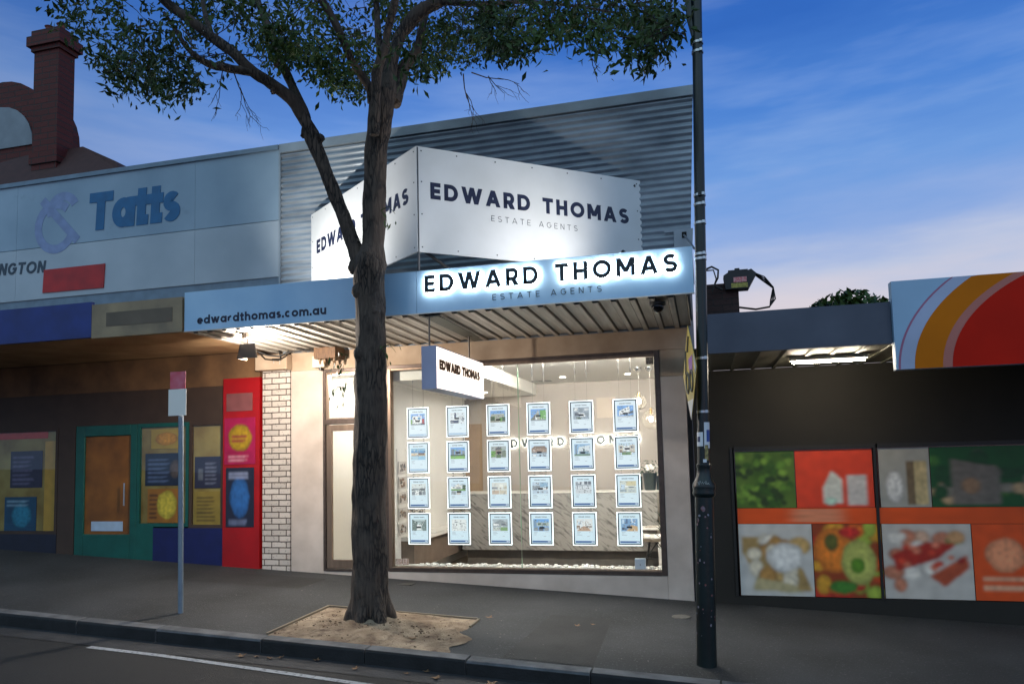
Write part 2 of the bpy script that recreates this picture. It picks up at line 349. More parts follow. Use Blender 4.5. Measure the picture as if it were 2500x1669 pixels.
while x < 40:       # kerb stones, each about 1.1 m with an open joint
    l_ = 1.1+R.uniform(-.12, .12); a, b = x, x+l_-.012; dz = R.uniform(-.003, .004)
    i = len(kb.v)
    for y_, z_ in ((KY, -.2), (KY, -.014), (KY+.014, 0.006), (KY+.168, .006), (KY+.168, -.2)):
        for xx in (a, b): kb.v.append((xx, y_+R.uniform(-.003, .003), gz(xx, y_)+z_+dz))
    for k in range(4): kb.f.append((i+2*k, i+2*k+1, i+2*k+3, i+2*k+2)); kb.c.append(None)
    kb.f.append((i, i+2, i+4, i+6, i+8)); kb.c.append(None); kb.f.append((i+9, i+7, i+5, i+3, i+1)); kb.c.append(None); x += l_
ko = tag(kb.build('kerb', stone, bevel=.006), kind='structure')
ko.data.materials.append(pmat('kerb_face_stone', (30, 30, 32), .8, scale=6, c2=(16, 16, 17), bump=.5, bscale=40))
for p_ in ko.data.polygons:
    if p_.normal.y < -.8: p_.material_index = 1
pm_ = MB(); q_ = [(3.5, -3.05), (4.35, -3.05), (4.3, -1.25), (3.62, -1.3)]; pm_.face([(a, b, gz(a, b)+.004) for a, b in q_]); q_ = [(-1.9, -1.1), (.2, -1.05), (.25, -.35), (-1.95, -.4)]; pm_.face([(a, b, gz(a, b)+.004) for a, b in q_])
tag(pm_.build('footpath_patch', pmat('asphalt_patch', (46, 45, 45), .85, scale=1.5, c2=(28, 28, 28), bump=1, bscale=70, bdist=.008, grime=(46, (84, 82, 78), .6, .76))), kind='structure')
sv = MB(); c_ = (5.05, -.9); sv.lathe([(.11, 0), (.105, .006)], (c_[0], c_[1], gz(*c_)+.001), 20); tag(sv.build('service_cover', pmat('concrete_lid', (104, 100, 94), .85, scale=20, var=.2), loc=(*c_, gz(*c_))), 'round concrete service cover in the footpath by the lamp post', 'service cover')
sv = MB(); sv.box(1.22, -.36, gz(1.3, -.3)-.02, 1.5, -.2, gz(1.3, -.3)+.0); tag(sv.build('water_meter_lid', pmat('iron_lid', (70, 68, 64), .7, scale=30, var=.25), loc=(1.36, -.28, gz(1.36, -.28)), bevel=.003), 'small rectangular water meter lid in the footpath below the window', 'lid')
lt = MB(); rl = random.Random(21)
for k in range(70):
    a, b = rl.uniform(-.5, 5.1), rl.uniform(-3, -.25); z_ = gz(a, b)+.005; s_ = rl.uniform(.004, .014)
    lt.face([(a+s_*rl.uniform(.5, 1)*math.cos(q), b+s_*rl.uniform(.5, 1)*math.sin(q), z_) for q in (0, 1.2, 2.4, 3.7, 5)])
tag(lt.build('gum_and_litter_specks', pmat('pale_specks', (150, 146, 138), .8, scale=40, c2=(70, 64, 58))), 'pale flecks of grit and old gum on the footpath', 'specks', kind='stuff')
wl = MB()
def mark(pts, wd):
    for (xa, ya), (xb, yb) in zip(pts[:-1], pts[1:]):
        wl.face([(xa, ya-wd, gz(xa, ya)-.126), (xb, yb-wd, gz(xb, yb)-.126), (xb, yb, gz(xb, yb)-.126), (xa, ya, gz(xa, ya)-.126)])
mark([(-.6, -3.56), (.28, -3.57), (2.9, -3.74), (5.2, -3.9)], .075)
tag(wl.build('road_marking', pmat('road_paint', (150, 152, 156), .8, scale=30, c2=(70, 70, 72), lo=.25, hi=.5)), kind='structure')
# tree pit
soil = pmat('sandy_soil', (164, 145, 122), .95, scale=3.5, c2=(108, 88, 69), bump=.9, bscale=55, bdist=.02, grime=(9, (78, 58, 44), .5, .68))
m = MB(); nx, ny = 46, 30; px0, px1, py0, py1 = 1.08, 2.9, -3.075, -1.82; hh = {}
for i in range(nx+1):
    for j in range(ny+1):
        a = px0+(px1-px0)*i/nx; b = py0+(py1-py0)*j/ny
        e = min(i, nx-i+ (3 if j < 18 else 0), ny-j+2, j+2)/6
        if i >= nx-1 and j < 20: a += .22*mnoise.noise((a*3, b*5, 1))+.05
        if j == 0: b -= .02
        d = math.hypot(a-1.83, b+2.3)
        h = .012+.03*mnoise.noise((a*3, b*3, 0))*min(e, 1)+.016*mnoise.noise((a*11, b*11, 3))+.09*math.exp(-(d/.36)**2)
        hh[i, j] = len(m.v); m.v.append((a, b, gz(a, b)+max(h*min(1, e+.3), .005)))
for i in range(nx):
    for j in range(ny): m.f.append((hh[i, j], hh[i+1, j], hh[i+1, j+1], hh[i, j+1])); m.c.append(None)
tag(m.build('tree_pit_soil', soil, smooth=True), kind='structure')
lt = MB(); rl = random.Random(8)
for k in range(420):
    cl_ = rl.choice(((1.7, -2.62, .3, .14), (2.5, -2.55, .22, .2), (1.9, -2.4, .6, .4), (1.4, -2.5, .3, .3))); a = min(max(rl.gauss(cl_[0], cl_[2]), 1.12), 2.86); b = min(max(rl.gauss(cl_[1], cl_[3]), -3.02), -1.86); d = math.hypot(a-1.83, b+2.3); s_ = .0025+.008*rl.random()**3; z_ = gz(a, b)+.014+.09*math.exp(-(d/.36)**2)
    lt.ball((a, b, z_), s_*rl.uniform(1, 2), s_, s_*.7, 5, 4, wob=.7)
tag(lt.build('soil_litter', pmat('dark_litter', (104, 80, 60), .9, scale=30, c2=(58, 42, 32))), 'dark crumbs of soil and bark litter over the sandy tree pit', 'litter', kind='stuff')
edge_m = pmat('weathered_timber', (132, 118, 100), .9, scale=14, stretch=(1, 12, 1), bump=.3)
m = MB()
def edging(a, b):
    d = (Vector((*b, 0))-Vector((*a, 0))).normalized(); p = Vector((-d.y, d.x, 0))*.012
    q = [Vector((a[0], a[1], gz(*a)-.05)), Vector((b[0], b[1], gz(*b)-.05)), Vector((b[0], b[1], gz(*b)+.022)), Vector((a[0], a[1], gz(*a)+.022))]
    m.prism([x_+p for x_ in q], p*-2)
edging((1.06, -3.07), (1.06, -1.80)); edging((1.06, -1.80), (2.88, -1.80)); edging((2.9, -1.815), (2.9, -2.14))
tag(m.build('pit_edging', edge_m), 'thin weathered timber edging round the sandy tree pit', 'edging')
for k in range(16):     # dry leaves in the gutter and by the pit
    if k < 11: a, b, dz = R.uniform(.9, 4.4), KY-.04-R.random()*.16, -.118
    else: a, b, dz = R.uniform(1.2, 4.6), R.uniform(-2.9, -1.5), .012
    a = [1.0, 1.15, 1.3, 1.38, 1.75, 2.2, 2.7, 2.85, 3.0, 3.5, 4.1][k] if k < 11 else a
    m = MB(); s = R.uniform(.035, .07); an = R.uniform(0, 6.3); pts = []
    for q, rr in enumerate([1, .45, .9, .4, .8, .45, .95, .5]):
        t = an+q*math.pi/4; pts.append((a+s*rr*math.cos(t), b+s*rr*math.sin(t), gz(a, b)+dz+(.006+.018*R.random() if q % 2 == 0 else .004)))
    ctr = (a, b, gz(a, b)+dz+.004)
    for q in range(8): m.face([ctr, pts[q], pts[(q+1) % 8]])
    o = m.build('fallen_leaf', pmat('dry_leaf', (138, 104, 70), .8, scale=20, c2=(84, 60, 40)), loc=ctr)
    tag(o, 'dry curled brown leaf fallen in the gutter along the kerb' if k < 11 else 'small dry leaf lying on the footpath or the sandy pit', 'leaf', 'fallen leaves on the ground')

# ------------------------------------------------------------------ estate agency building
render_m = pmat('white_render', (208, 194, 182), .85, scale=2.2, c2=(182, 168, 156), bump=.35, bscale=70, bdist=.006, grime=(7, (130, 116, 104), .66, .82))
beam_m = pmat('tan_render', (188, 167, 144), .85, scale=2.5, c2=(160, 138, 116), bump=.35, bscale=60, bdist=.006, grime=(6, (120, 92, 68), .64, .8))
steel_m = pmat('galvanised_steel', (168, 178, 188), .34, metal=.4, scale=3, c2=(122, 132, 142), bump=.12, bscale=5, bdist=.02, grime=(5, (96, 100, 104), .62, .8), stretch=(.4, 1, 1))
cap_m = pmat('steel_capping', (150, 160, 168), .4, metal=.4, scale=2, var=.12)
bronze = pmat('bronze_aluminium', (146, 124, 106), .38, metal=.6, scale=12, stretch=(1, 1, .1), var=.15)
bronze_d = pmat('dark_bronze_aluminium', (96, 82, 74), .4, metal=.5, scale=12, var=.15)
white_m = pmat('white_paint', (232, 228, 220), .6, var=.03, scale=2)
shop = thing('estate_agency_shop', 'single storey estate agency with corrugated steel front and a lit glass shop window', 'shop building', (2.4, 0, -.2))
m = MB()
m.box(-.525, 0, -.12, 0, .25, 2.91); m.box(0, 0, -.2, .985, .25, -.012); m.box(.985, 0, -.5, 4.87, .25, -.004); m.box(4.87, 0, -.6, 5.19, .25, 2.56)
m.build('front_wall', render_m, shop, bevel=.008)
m = MB(); m.box(-.525, 0, 2.91, 5.25, .25, 3.2); m.box(4.87, 0.001, 2.56, 5.23, .25, 2.91); m.build('lintel_beam', beam_m, shop, bevel=.008)
# narrow painted brick pier with a concrete cap
bm_ = brick('painted_brick', (208, 197, 186), (70, 60, 53), .24, .0865, ms=.016)
m = MB(); m.box(-1.0, -.002, -.1, -.54, .25, 2.93); m.build('brick_pier', bm_, shop)
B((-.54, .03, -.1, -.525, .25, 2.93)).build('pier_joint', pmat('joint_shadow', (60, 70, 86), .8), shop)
m = MB(); m.box(-1.03, -.16, 2.93, -.50, .0, 3.16); m.build('pier_cap', beam_m, shop, bevel=.012)
# horizontal corrugated cladding
m = MB(); zt, zb, pitch, seg = 6.30, 3.18, .092, 8; n = int((zt-zb)/pitch*seg); prev = None; cols = 12
def edge(z): return 5.26+(z-3.0)*.055
rows = []
for k in range(n+1):
    z = zb+k*pitch/seg; y = -.004-.013*math.sin(2*math.pi*k/seg); xr = edge(z); row = []
    for i in range(cols+1):
        x = -.685+(xr+.685)*i/cols; row.append(len(m.v)); m.v.append((x, y+.003*mnoise.noise((x*1.5, z*2, 0)), z))
    rows.append(row)
for k in range(n):
    for i in range(cols): m.f.append((rows[k][i], rows[k][i+1], rows[k+1][i+1], rows[k+1][i])); m.c.append(None)
# pull the sheet clear of the flat corner patch
m.build('corrugated_cladding', steel_m, shop, smooth=True)
m = MB(); m.prism([(-.69, -.035, 6.27), (5.45, -.035, 6.27), (5.455, -.035, 6.41), (-.69, -.035, 6.41)], (0, .12, 0)); m.build('roof_capping', cap_m, shop, bevel=.006)
m = MB(); m.box(-.715, -.03, 4.2, -.685, .05, 6.41); m.build('corner_flashing', cap_m, shop)
m = MB(); m.prism([(5.12, -.03, 3.3), (5.29, -.03, 3.3), (5.37, -.03, 4.48), (5.12, -.03, 4.48)], (0, .012, 0)); m.box(5.0, -.026, 4.455, 5.12, -.018, 4.48); pt_ = m.build('corner_patch', pmat('patch_sheet', (150, 160, 170), .5, metal=.3, var=.06), shop)
B((5.225, -.034, 4.36, 5.285, -.031, 4.44)).build('strut_hole', pmat('black', (10, 10, 12), .8), pt_)
m = MB(); m.tube([(5.25, -.03, 4.40), (5.34, -.95, 4.03), (5.38, -1.9, 3.70)], .012, 8); m.build('awning_stay', pmat('grey_steel', (140, 146, 152), .5, metal=.5), shop)
m = MB()   # shell behind the front
m.box(-.68, .02, 3.2, 5.25, .10, 6.27); m.box(-.68, .10, -1, -.6, 9, 6.2); m.box(5.15, .25, -1, 5.25, 9, 6.2); m.box(-.6, 8.9, -1, 5.15, 9, 6.2); m.box(-.6, .10, 6.1, 5.15, 8.9, 6.2)
m.build('rear_shell', pmat('grey_wall', (120, 116, 112), .9), shop)
# awning
AY = -1.95
m = MB(); prof = []; x = -.84
while x < 5.28:     # trapezoid ribs running to the street
    p_ = .2; prof += [(x, 0), (x+.115, 0), (x+.13, -.028), (x+.185, -.028)]; x += p_
prof = [(a, b) for a, b in prof if a < 5.33]
yy = [-1.93, -1.3, -.6, .005]
for (a, h0), (b, h1) in zip(prof[:-1], prof[1:]):
    for q in range(3):
        z0 = 3.222-(yy[q]+1.93)*.006; z1 = 3.222-(yy[q+1]+1.93)*.006
        m.face([(a, yy[q], z0+h0), (b, yy[q], z0+h1), (b, yy[q+1], z1+h1), (a, yy[q+1], z1+h0)])
aw = m.build('awning_soffit', pmat('soffit_steel', (226, 222, 214), .45, metal=.05, scale=3, c2=(196, 190, 180), stretch=(6, .5, 1), grime=(9, (120, 104, 88), .66, .8)), shop)
m = MB()
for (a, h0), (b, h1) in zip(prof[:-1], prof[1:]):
    if h0 != h1:       # darker line along every rib edge
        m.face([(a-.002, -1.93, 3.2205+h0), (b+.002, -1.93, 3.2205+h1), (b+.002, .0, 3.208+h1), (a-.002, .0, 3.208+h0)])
m.build('rib_edge_lines', pmat('rib_line_grey', (124, 118, 108), .7), aw)
m = MB(); m.box(2.33, -1.93, 3.184, 2.52, -.02, 3.19); m.build('clear_sheet', pmat('dull_green_sheet', (92, 104, 98), .4), aw)
m = MB(); m.prism([(-.84, -1.92, 3.66), (-.84, .0, 3.78), (-.84, .0, 3.74), (-.84, -1.92, 3.62)], (6.2, 0, 0)); m.build('awning_roof', steel_m, aw)
m = MB()
for x in (-.8, 5.28): m.prism([(x, -1.92, 3.27), (x, -1.92, 3.62), (x, 0, 3.74), (x, 0, 3.27)], (.03, 0, 0))
m.box(-.8, -1.922, 3.226, 5.31, -1.89, 3.27); m.build('awning_frame', pmat('frame_steel', (110, 108, 104), .6, metal=.3), aw)
m = MB(); m.tube([(.9, -.7, 3.95), (2.2, -.9, 3.93), (2.9, -.6, 3.95)], .045, 10); m.tube([(2.15, -.9, 3.93), (2.15, -.9, 3.75)], .04, 10); m.build('roof_conduit', pmat('pvc_pipe', (150, 146, 140), .6), aw)
# shop window
g_clear = glass('window_glass', (.97, .985, .975), 1.42)
m = MB(); m.box(.985, -.006, 0, 1.03, .12, 2.91); m.box(4.80, -.006, 0, 4.868, .12, 2.91); m.box(1.03, -.006, 2.865, 4.80, .12, 2.91); m.box(1.03, -.006, -.003, 4.80, .12, .045)
win = fr_ = m.build('shop_window', bronze_d, shop, bevel=.004)
m = MB(); m.box(1.03, -.012, .045, 1.075, .1, 2.865); m.box(1.075, -.004, 2.835, 4.8, .1, 2.865); m.box(1.075, -.014, .045, 4.8, .1, .066); m.build('glazing_bead', bronze, fr_, bevel=.004)
for a, b in ((1.078, 2.935), (2.945, 4.798)): B((a, .055, .067, b, .065, 2.834)).build('pane', g_clear, win)
B((2.9355, .052, .067, 2.9445, .068, 2.834)).build('glass_joint', pmat('green_glass_edge', (120, 190, 150), .2, scale=3, c2=(150, 160, 140)), win)
B((1.10, .05, .09, 1.2, .054, .17), (1.21, .05, .085, 1.30, .054, .175)).build('window_sticker', pmat('sticker_paper', (214, 200, 190), .6, scale=40, c2=(150, 120, 100)), win)
B((4.69, .05, 2.735, 4.79, .054, 2.83)).build('corner_sticker', pmat('sticker_cream', (206, 196, 176), .6, scale=60, c2=(120, 110, 96)), win)
# door and transom light
m = MB(); m.box(.0, -.006, -.01, .04, .12, 2.91); m.box(.94, -.006, -.01, .985, .12, 2.91); m.box(.04, -.006, 2.1, .94, .12, 2.17); m.box(.04, -.006, 2.865, .94, .12, 2.91); m.box(.04, -.01, -.012, .94, .13, .022)
door = m.build('door', bronze_d, shop, bevel=.004)
m = MB(); m.box(.048, .01, .03, .13, .06, 2.09); m.box(.85, .01, .03, .932, .06, 2.09); m.box(.13, .01, .03, .85, .06, .15); m.box(.13, .01, 2.0, .85, .06, 2.09); m.build('leaf_frame', bronze, door, bevel=.004)
m = MB(); m.box(.04, .01, 2.17, .075, .05, 2.865); m.box(.905, .01, 2.17, .94, .05, 2.865); m.box(.075, .01, 2.83, .905, .05, 2.865); m.box(.075, .01, 2.17, .905, .05, 2.19); m.build('transom_frame', bronze, door, bevel=.003)
B((.13, .03, .15, .85, .038, 2.0)).build('door_glass', g_clear, door); B((.075, .025, 2.19, .905, .033, 2.83)).build('transom_glass', g_clear, door)
B((.852, -.045, .92, .93, .005, 1.25)).build('push_plate', pmat('door_plate', (170, 158, 160), .5), door, bevel=.006)
# interior
room = shop
taupe = pmat('taupe_paint', (168, 159, 149), .75, var=.03, scale=1.5)
B((.2, 3.62, -.3, 5.05, 3.7, 3)).build('back_wall', taupe, room); B((.95, .12, -.3, 1.0-.01, 3.62, 3), (4.95, .25, -.3, 5.05, 3.62, 3)).build('side_wall', white_m, room)
B((.99, .13, 2.9, 4.95, 3.62, 3.0)).build('ceiling', white_m, room)
B((.99, .13, 2.70, 2.4, 3.62, 2.9)).build('bulkhead', white_m, room); B((.99, .13, 2.66, 1.03, 3.62, 2.70)).build('cornice', white_m, room)
B((.2, .13, -.3, 4.95, 3.62, -.25)).build('interior_floor', pmat('grey_timber_floor', (146, 128, 110), .45, scale=5, stretch=(1, 12, 1), var=.12), room)
B((1.0, .13, -.25, 4.95, .5, .035)).build('window_plinth', white_m, room)
B((3.52, 3.605, 2.23, 3.86, 3.62, 2.6)).build('access_panel', pmat('panel_taupe', (184, 170, 154), .6, var=.02), room)
B((2.45, 3.0, 2.893, 2.8, 3.15, 2.899)).build('ceiling_vent', pmat('vent_grey', (120, 118, 112), .6), room)
B((1.0, 3.60, -.25, 1.33, 3.62, 2.2)).build('rear_door', pmat('tan_door', (150, 126, 100), .6, var=.06), room)
B((-.58, 1.25, -.1, .95, 1.3, 3.0), (-.58, .26, -.1, -.52, 1.25, 3.0), (-.52, .26, 2.92, .95, 1.25, 3.0), (-.52, .26, -.1, .95, 1.25, -.03)).build('lobby_wall', white_m, room)
m = text('EDWARD THOMAS', (.32, 1.247, 1.47), (1, 0, 0), (0, 0, 1), (0, -1, 0), .04, .5, .12, .001); m.build('lobby_lettering', pmat('pale_grey_letters', (150, 148, 144), .7), room)
B((1.02, .135, 2.86, 4.9, .165, 2.895)).build('added_light_strip', emat('added_strip_glow', (255, 249, 243), 520), room)  # added light, hidden behind the window head, to brighten the room
B((.0, .27, 2.86, .9, .31, 2.9)).build('added_lobby_light', emat('added_lobby_glow', (255, 250, 244), 300), room)  # added light, out of sight above the door, to brighten the lobby
for x in (1.7, 3.1, 4.2):
    m = MB(); m.lathe([(.045, 0), (.045, -.006)], (x, 2.6, 2.699 if x < 2.4 else 2.899), 16); d_ = m.build('downlight', emat('downlight_glow', (255, 240, 220), 30), room)
# bench along the left interior wall
m = MB(); m.box(.995, .5, .36, 1.28, 3.5, .42); m.build('wall_bench', pmat('white_laminate', (226, 222, 214), .5, var=.02), room)
B((.995, .5, -.05, 1.2, 3.4, .36)).build('bench_base', pmat('dark_timber', (118, 102, 88), .6), room)

# ------------------------------------------------------------------ signs of the agency
navy = pmat('navy_letters', (18, 26, 58), .5, var=.05); ink = pmat('dark_letters', (22, 34, 42), .45, var=.08); thin_ink = pmat('thin_grey_letters', (60, 66, 76), .6, var=.05)
acm = pmat('white_composite_panel', (222, 224, 226), .3, scale=1.2, c2=(206, 208, 208), grime=(2.2, (176, 176, 168), .66, .85))
facm = pmat('pale_blue_fascia_panel', (172, 208, 234), .16, scale=.9, c2=(142, 184, 220), spec=.6)
fs = thing('fascia_sign', 'long pale blue awning fascia sign with halo lit dark letters at its right', 'fascia sign', (2.3, AY, 3.24))
m = MB(); m.box(-.84, AY, 3.226, 2.268, AY+.02, 3.716); m.box(2.272, AY, 3.226, 5.36, AY+.02, 3.716)
fp = m.build('fascia_panel', facm, fs, bevel=.002)
m = MB(); m.box(-.845, AY-.006, 3.214, 5.364, AY+.03, 3.225); m.build('bottom_trim', pmat('bright_trim', (210, 206, 200), .35, metal=.5), fs)
halo = emat('letter_halo_light', (255, 249, 240), 42)
HB = []
text('EDWARD THOMAS', (2.389, AY-.034, 3.447), (1, 0, 0), (0, 0, 1), (0, -1, 0), .196, 2.815, .215, .014, each=lambda ch, m_: HB.append(m_.build('letter', ink, fs)))
hb = []
text('EDWARD THOMAS', (2.389, AY-.032, 3.447), (1, 0, 0), (0, 0, 1), (0, 1, 0), .196, 2.815, .12, .008, each=lambda ch, m_: hb.append(m_))
for a, b in zip(HB, hb): b.build('halo_tube', halo, a)
text('ESTATE AGENTS', (3.176, AY-.001, 3.309), (1, 0, 0), (0, 0, 1), (0, -1, 0), .067, 1.222, .1, .002).build('tagline_lettering', ink, fs)
text('edwardthomas.com.au', (-.652, AY-.001, 3.300), (1, 0, 0), (0, 0, 1), (0, -1, 0), .104, 1.776, .235, .002, narrow=1.2).build('web_address_lettering', navy, fs)
m = MB()
for x in [-.8+.55*k for k in range(12)]: m.lathe([(.006, 0), (.006, .004)], (x, AY-.002, 3.70), 6)
# wedge sign above the awning
vs = thing('wedge_sign', 'white V shaped rooftop sign of two floodlit panels meeting at a corner', 'rooftop sign', (2.29, -1.95, 3.9))
A_ = Vector((2.29, -1.95, 0)); Bq = Vector((4.71, 0.0, 0)); Lq = Vector((-.1, -.15, 0)); Zt, Zb = 5.2, 3.945
def vpanel(p, q, lab, s0, s1, rows_, x0):
    t = (q-p).normalized(); nn = Vector((t.y, -t.x, 0)); ln = (q-p).length
    m = MB(); m.prism([p+t*.004+Vector((0, 0, Zb)), q+Vector((0, 0, Zb)), q+Vector((0, 0, Zt)), p+t*.004+Vector((0, 0, Zt))], -nn*.025)
    pn = m.build('sign_panel', acm, vs)
    m = MB()
    for a in (.06, .5, 1.0, 1.5, 2.0, 2.5, ln-.06):
        for z in ((Zb+.05, Zt-.05) if .1 < a < ln-.1 else (Zb+.06, Zb+.45, Zt-.42, Zt-.05)):
            c = p+t*a+Vector((0, 0, z)); k = 6; u_ = t*.009; v_ = Vector((0, 0, .009))
            m.prism([c+nn*.0005+u_*math.cos(2*math.pi*i/k)+v_*math.sin(2*math.pi*i/k) for i in range(k)], nn*.003)
    m.build('rivets', thin_ink, pn)
    return t, nn, pn
t, nn, pr = vpanel(A_, Bq, '', 0, 0, 0, 0)
text('EDWARD THOMAS', A_+t*.166+Vector((0, 0, 4.588)), t, (0, 0, 1), nn, .2, 2.74, .25, .0015).build('lettering', navy, pr)
text('ESTATE AGENTS', A_+t*.932+Vector((0, 0, 4.408)), t, (0, 0, 1), nn, .071, 1.193, .1, .0015).build('tagline', thin_ink, pr)
t, nn, pl = vpanel(Lq, A_, '', 0, 0, 0, 0)
text('EDWARD THOMAS', Lq+t*.2+Vector((0, 0, 4.567)), t, (0, 0, 1), nn, .2, 2.605, .25, .0015).build('lettering', navy, pl)
text('ESTATE AGENTS', Lq+t*.916+Vector((0, 0, 4.395)), t, (0, 0, 1), nn, .071, 1.15, .1, .0015).build('tagline', thin_ink, pl)
m = MB(); m.tube([(2.295, -1.93, 3.72), (2.295, -1.93, 5.19)], .016, 8); m.tube([(.0, -.18, 5.12), (4.65, -.05, 5.12)], .02, 6); m.tube([(2.3, -1.9, 5.12), (2.3, -.02, 5.12)], .02, 6); m.tube([(2.3, -1.9, 4.0), (2.3, -.02, 4.0)], .02, 6); m.build('support_frame', pmat('frame_steel2', (90, 92, 96), .6, metal=.4), vs)
# floodlights standing on the awning roof, hidden from the street by the fascia
def flood(lbl, p, target, e, size, blend, col, rad=.04, shield=False):
    p = Vector(p); d = (Vector(target)-p).normalized()
    t_ = thing('floodlight', lbl, 'floodlight', p-Vector((0, 0, .1)), 'floodlights on the awning roof')
    m = MB(); m.tube([p-Vector((0, 0, .11)), p-Vector((0, 0, .03))], .012, 6); m.build('bracket', bronze_d, t_)
    m = MB(); m.tube([p-d*.09, p-d*.02, p], [.03, .055, .06], 12); m.build('lamp_body', pmat('lamp_black', (24, 24, 26), .5), t_)
    m = MB(); m.tube([p+d*.001, p+d*.004], .052, 12); m.build('lens', emat('flood_lens', (255, 246, 230), 8), t_)
    if shield: B((p.x-.066, p.y-.05, p.z-.06, p.x-.062, p.y+.142, p.z+.05)).build('added_spill_shield', pmat('lamp_black', (24, 24, 26), .5), t_)  # added plate that keeps the flood's spill off the neighbouring wall
    l = bpy.data.lights.new('flood_beam', 'SPOT'); l.energy = e; l.spot_size = math.radians(size); l.spot_blend = blend; l.color = col; l.shadow_soft_size = rad
    o = bpy.data.objects.new('flood_beam', l); COL.objects.link(o); o.parent = t_
    o.matrix_local = Matrix.Translation(p+d*.03-WL[t_.name]) @ d.to_track_quat('-Z', 'Y').to_matrix().to_4x4()
flood('black floodlight on the awning roof under the left face of the rooftop sign', (-.02, -1.66, 3.72), (.85, -.75, 4.8), 270, 132, .75, (1, .96, .88), rad=.02, shield=True)
flood('black floodlight on the awning roof under the right face of the rooftop sign', (4.6, -1.72, 3.75), (3.0, -1.35, 4.5), 120, 132, 1.0, (1, .95, .88))
# hanging lightbox
q1 = Vector((2.49, -1.93, 0)); q2 = Vector((2.526, -.2, 0)); t = (q2-q1).normalized(); nn = Vector((t.y, -t.x, 0))
hs = thing('hanging_lightbox', 'white lit box sign hung on two rods below awning, edge on to street', 'hanging sign', (2.42, -1.07, 2.35))
zb_, zt_ = 2.353, 2.848
m = MB(); m.prism([q1+Vector((0, 0, zb_)), q1-nn*.18+Vector((0, 0, zb_)), q1-nn*.18+Vector((0, 0, zt_)), q1+Vector((0, 0, zt_))], t*.012)
m.prism([q2+Vector((0, 0, zb_)), q2-nn*.18+Vector((0, 0, zb_)), q2-nn*.18+Vector((0, 0, zt_)), q2+Vector((0, 0, zt_))], -t*.012)
for z in (zb_+.0, zt_-.012):
    m.prism([q1+t*.012+Vector((0, 0, z)), q1-nn*.18+t*.012+Vector((0, 0, z)), q2-t*.012-nn*.18+Vector((0, 0, z)), q2-t*.012+Vector((0, 0, z))], (0, 0, .012))
m.build('sign_case', pmat('lavender_sheet', (172, 176, 204), .45, var=.04, scale=4), hs)
for sgn, off in ((1, -.004), (-1, .184)):
    m = MB(); m.prism([q1+t*.013-nn*(off if sgn > 0 else .176)+Vector((0, 0, zb_+.013)), q2-t*.013-nn*(off if sgn > 0 else .176)+Vector((0, 0, zb_+.013)), q2-t*.013-nn*(off if sgn > 0 else .176)+Vector((0, 0, zt_-.013)), q1+t*.013-nn*(off if sgn > 0 else .176)+Vector((0, 0, zt_-.013))], -nn*.004)
    m.build('light_face', emat('lightbox_face', (255, 236, 218), 1.9), hs)
bl = pmat('brown_letters', (96, 54, 26), .5, var=.2, scale=20)
text('EDWARD THOMAS', q1+t*.08+nn*.0045+Vector((0, 0, 2.582)), t, (0, 0, 1), nn, .116, 1.468, .29, .006, narrow=1.1).build('lettering', bl, hs)
text('EDWARD THOMAS', q2-t*.13-nn*.1855+Vector((0, 0, 2.582)), -t, (0, 0, 1), -nn, .116, 1.468, .29, .006, narrow=1.1).build('lettering', bl, hs)
m = MB()
for yy_ in (-1.9, -.42): m.tube([(2.40, yy_, 2.84), (2.40, yy_, 3.21)], .011, 8); m.box(2.36, yy_-.03, 3.18, 2.44, yy_+.03, 3.192)
m.build('hanging_rod', pmat('rod_steel', (110, 106, 102), .5, metal=.5), hs)

# ------------------------------------------------------------------ lit listing cards in the window
cx_l = [1.2597, 1.8566, 2.4541, 3.0340, 3.6292, 4.2261]; CW, CH, PY = .326, .441, .15
rz = [1.8600, 1.3640, .8611, .3605]
EDGE = emat('card_edge_light', (240, 250, 255), 2.4); MOUNT = pmat('card_mount', (26, 38, 60), .5); POST = emat('card_poster', (255, 255, 255), 1.1, attr=True)
fm = MB(); e_ = .0095
fm.box(0, 0, 0, CW, .014, e_); fm.box(0, 0, CH-e_, CW, .014, CH); fm.box(0, 0, e_, e_, .014, CH-e_); fm.box(CW-e_, 0, e_, CW, .014, CH-e_)
me_frame = fm.mesh('light_frame', EDGE)
mm_ = MB(); mm_.box(e_, .003, e_, CW-e_, .012, CH-e_); me_mount = mm_.mesh('mount', MOUNT)
me_head = text('EDWARD THOMAS', (.085, -.0004, CH-.068), (1, 0, 0), (0, 0, 1), (0, -1, 0), .0135, .158, .2, .0004).mesh('header_lettering', pmat('header_ink', (70, 84, 100), .6))
sk = MB(); sk.box(-.034, 0, -.012, .034, .001, .012); me_sold = sk.mesh('dark_sticker', pmat('sold_sticker', (26, 28, 32), .5, scale=90, c2=(80, 82, 86)))
SKY, PALE, GRN, DG, WHT, GRY, BRN, TAN, NVY, RED, BLU, ROOF = (120, 168, 226), (196, 216, 232), (110, 160, 80), (58, 84, 60), (236, 238, 238), (140, 150, 158), (128, 104, 86), (196, 170, 140), (44, 60, 96), (178, 62, 54), (90, 150, 200), (92, 98, 108)
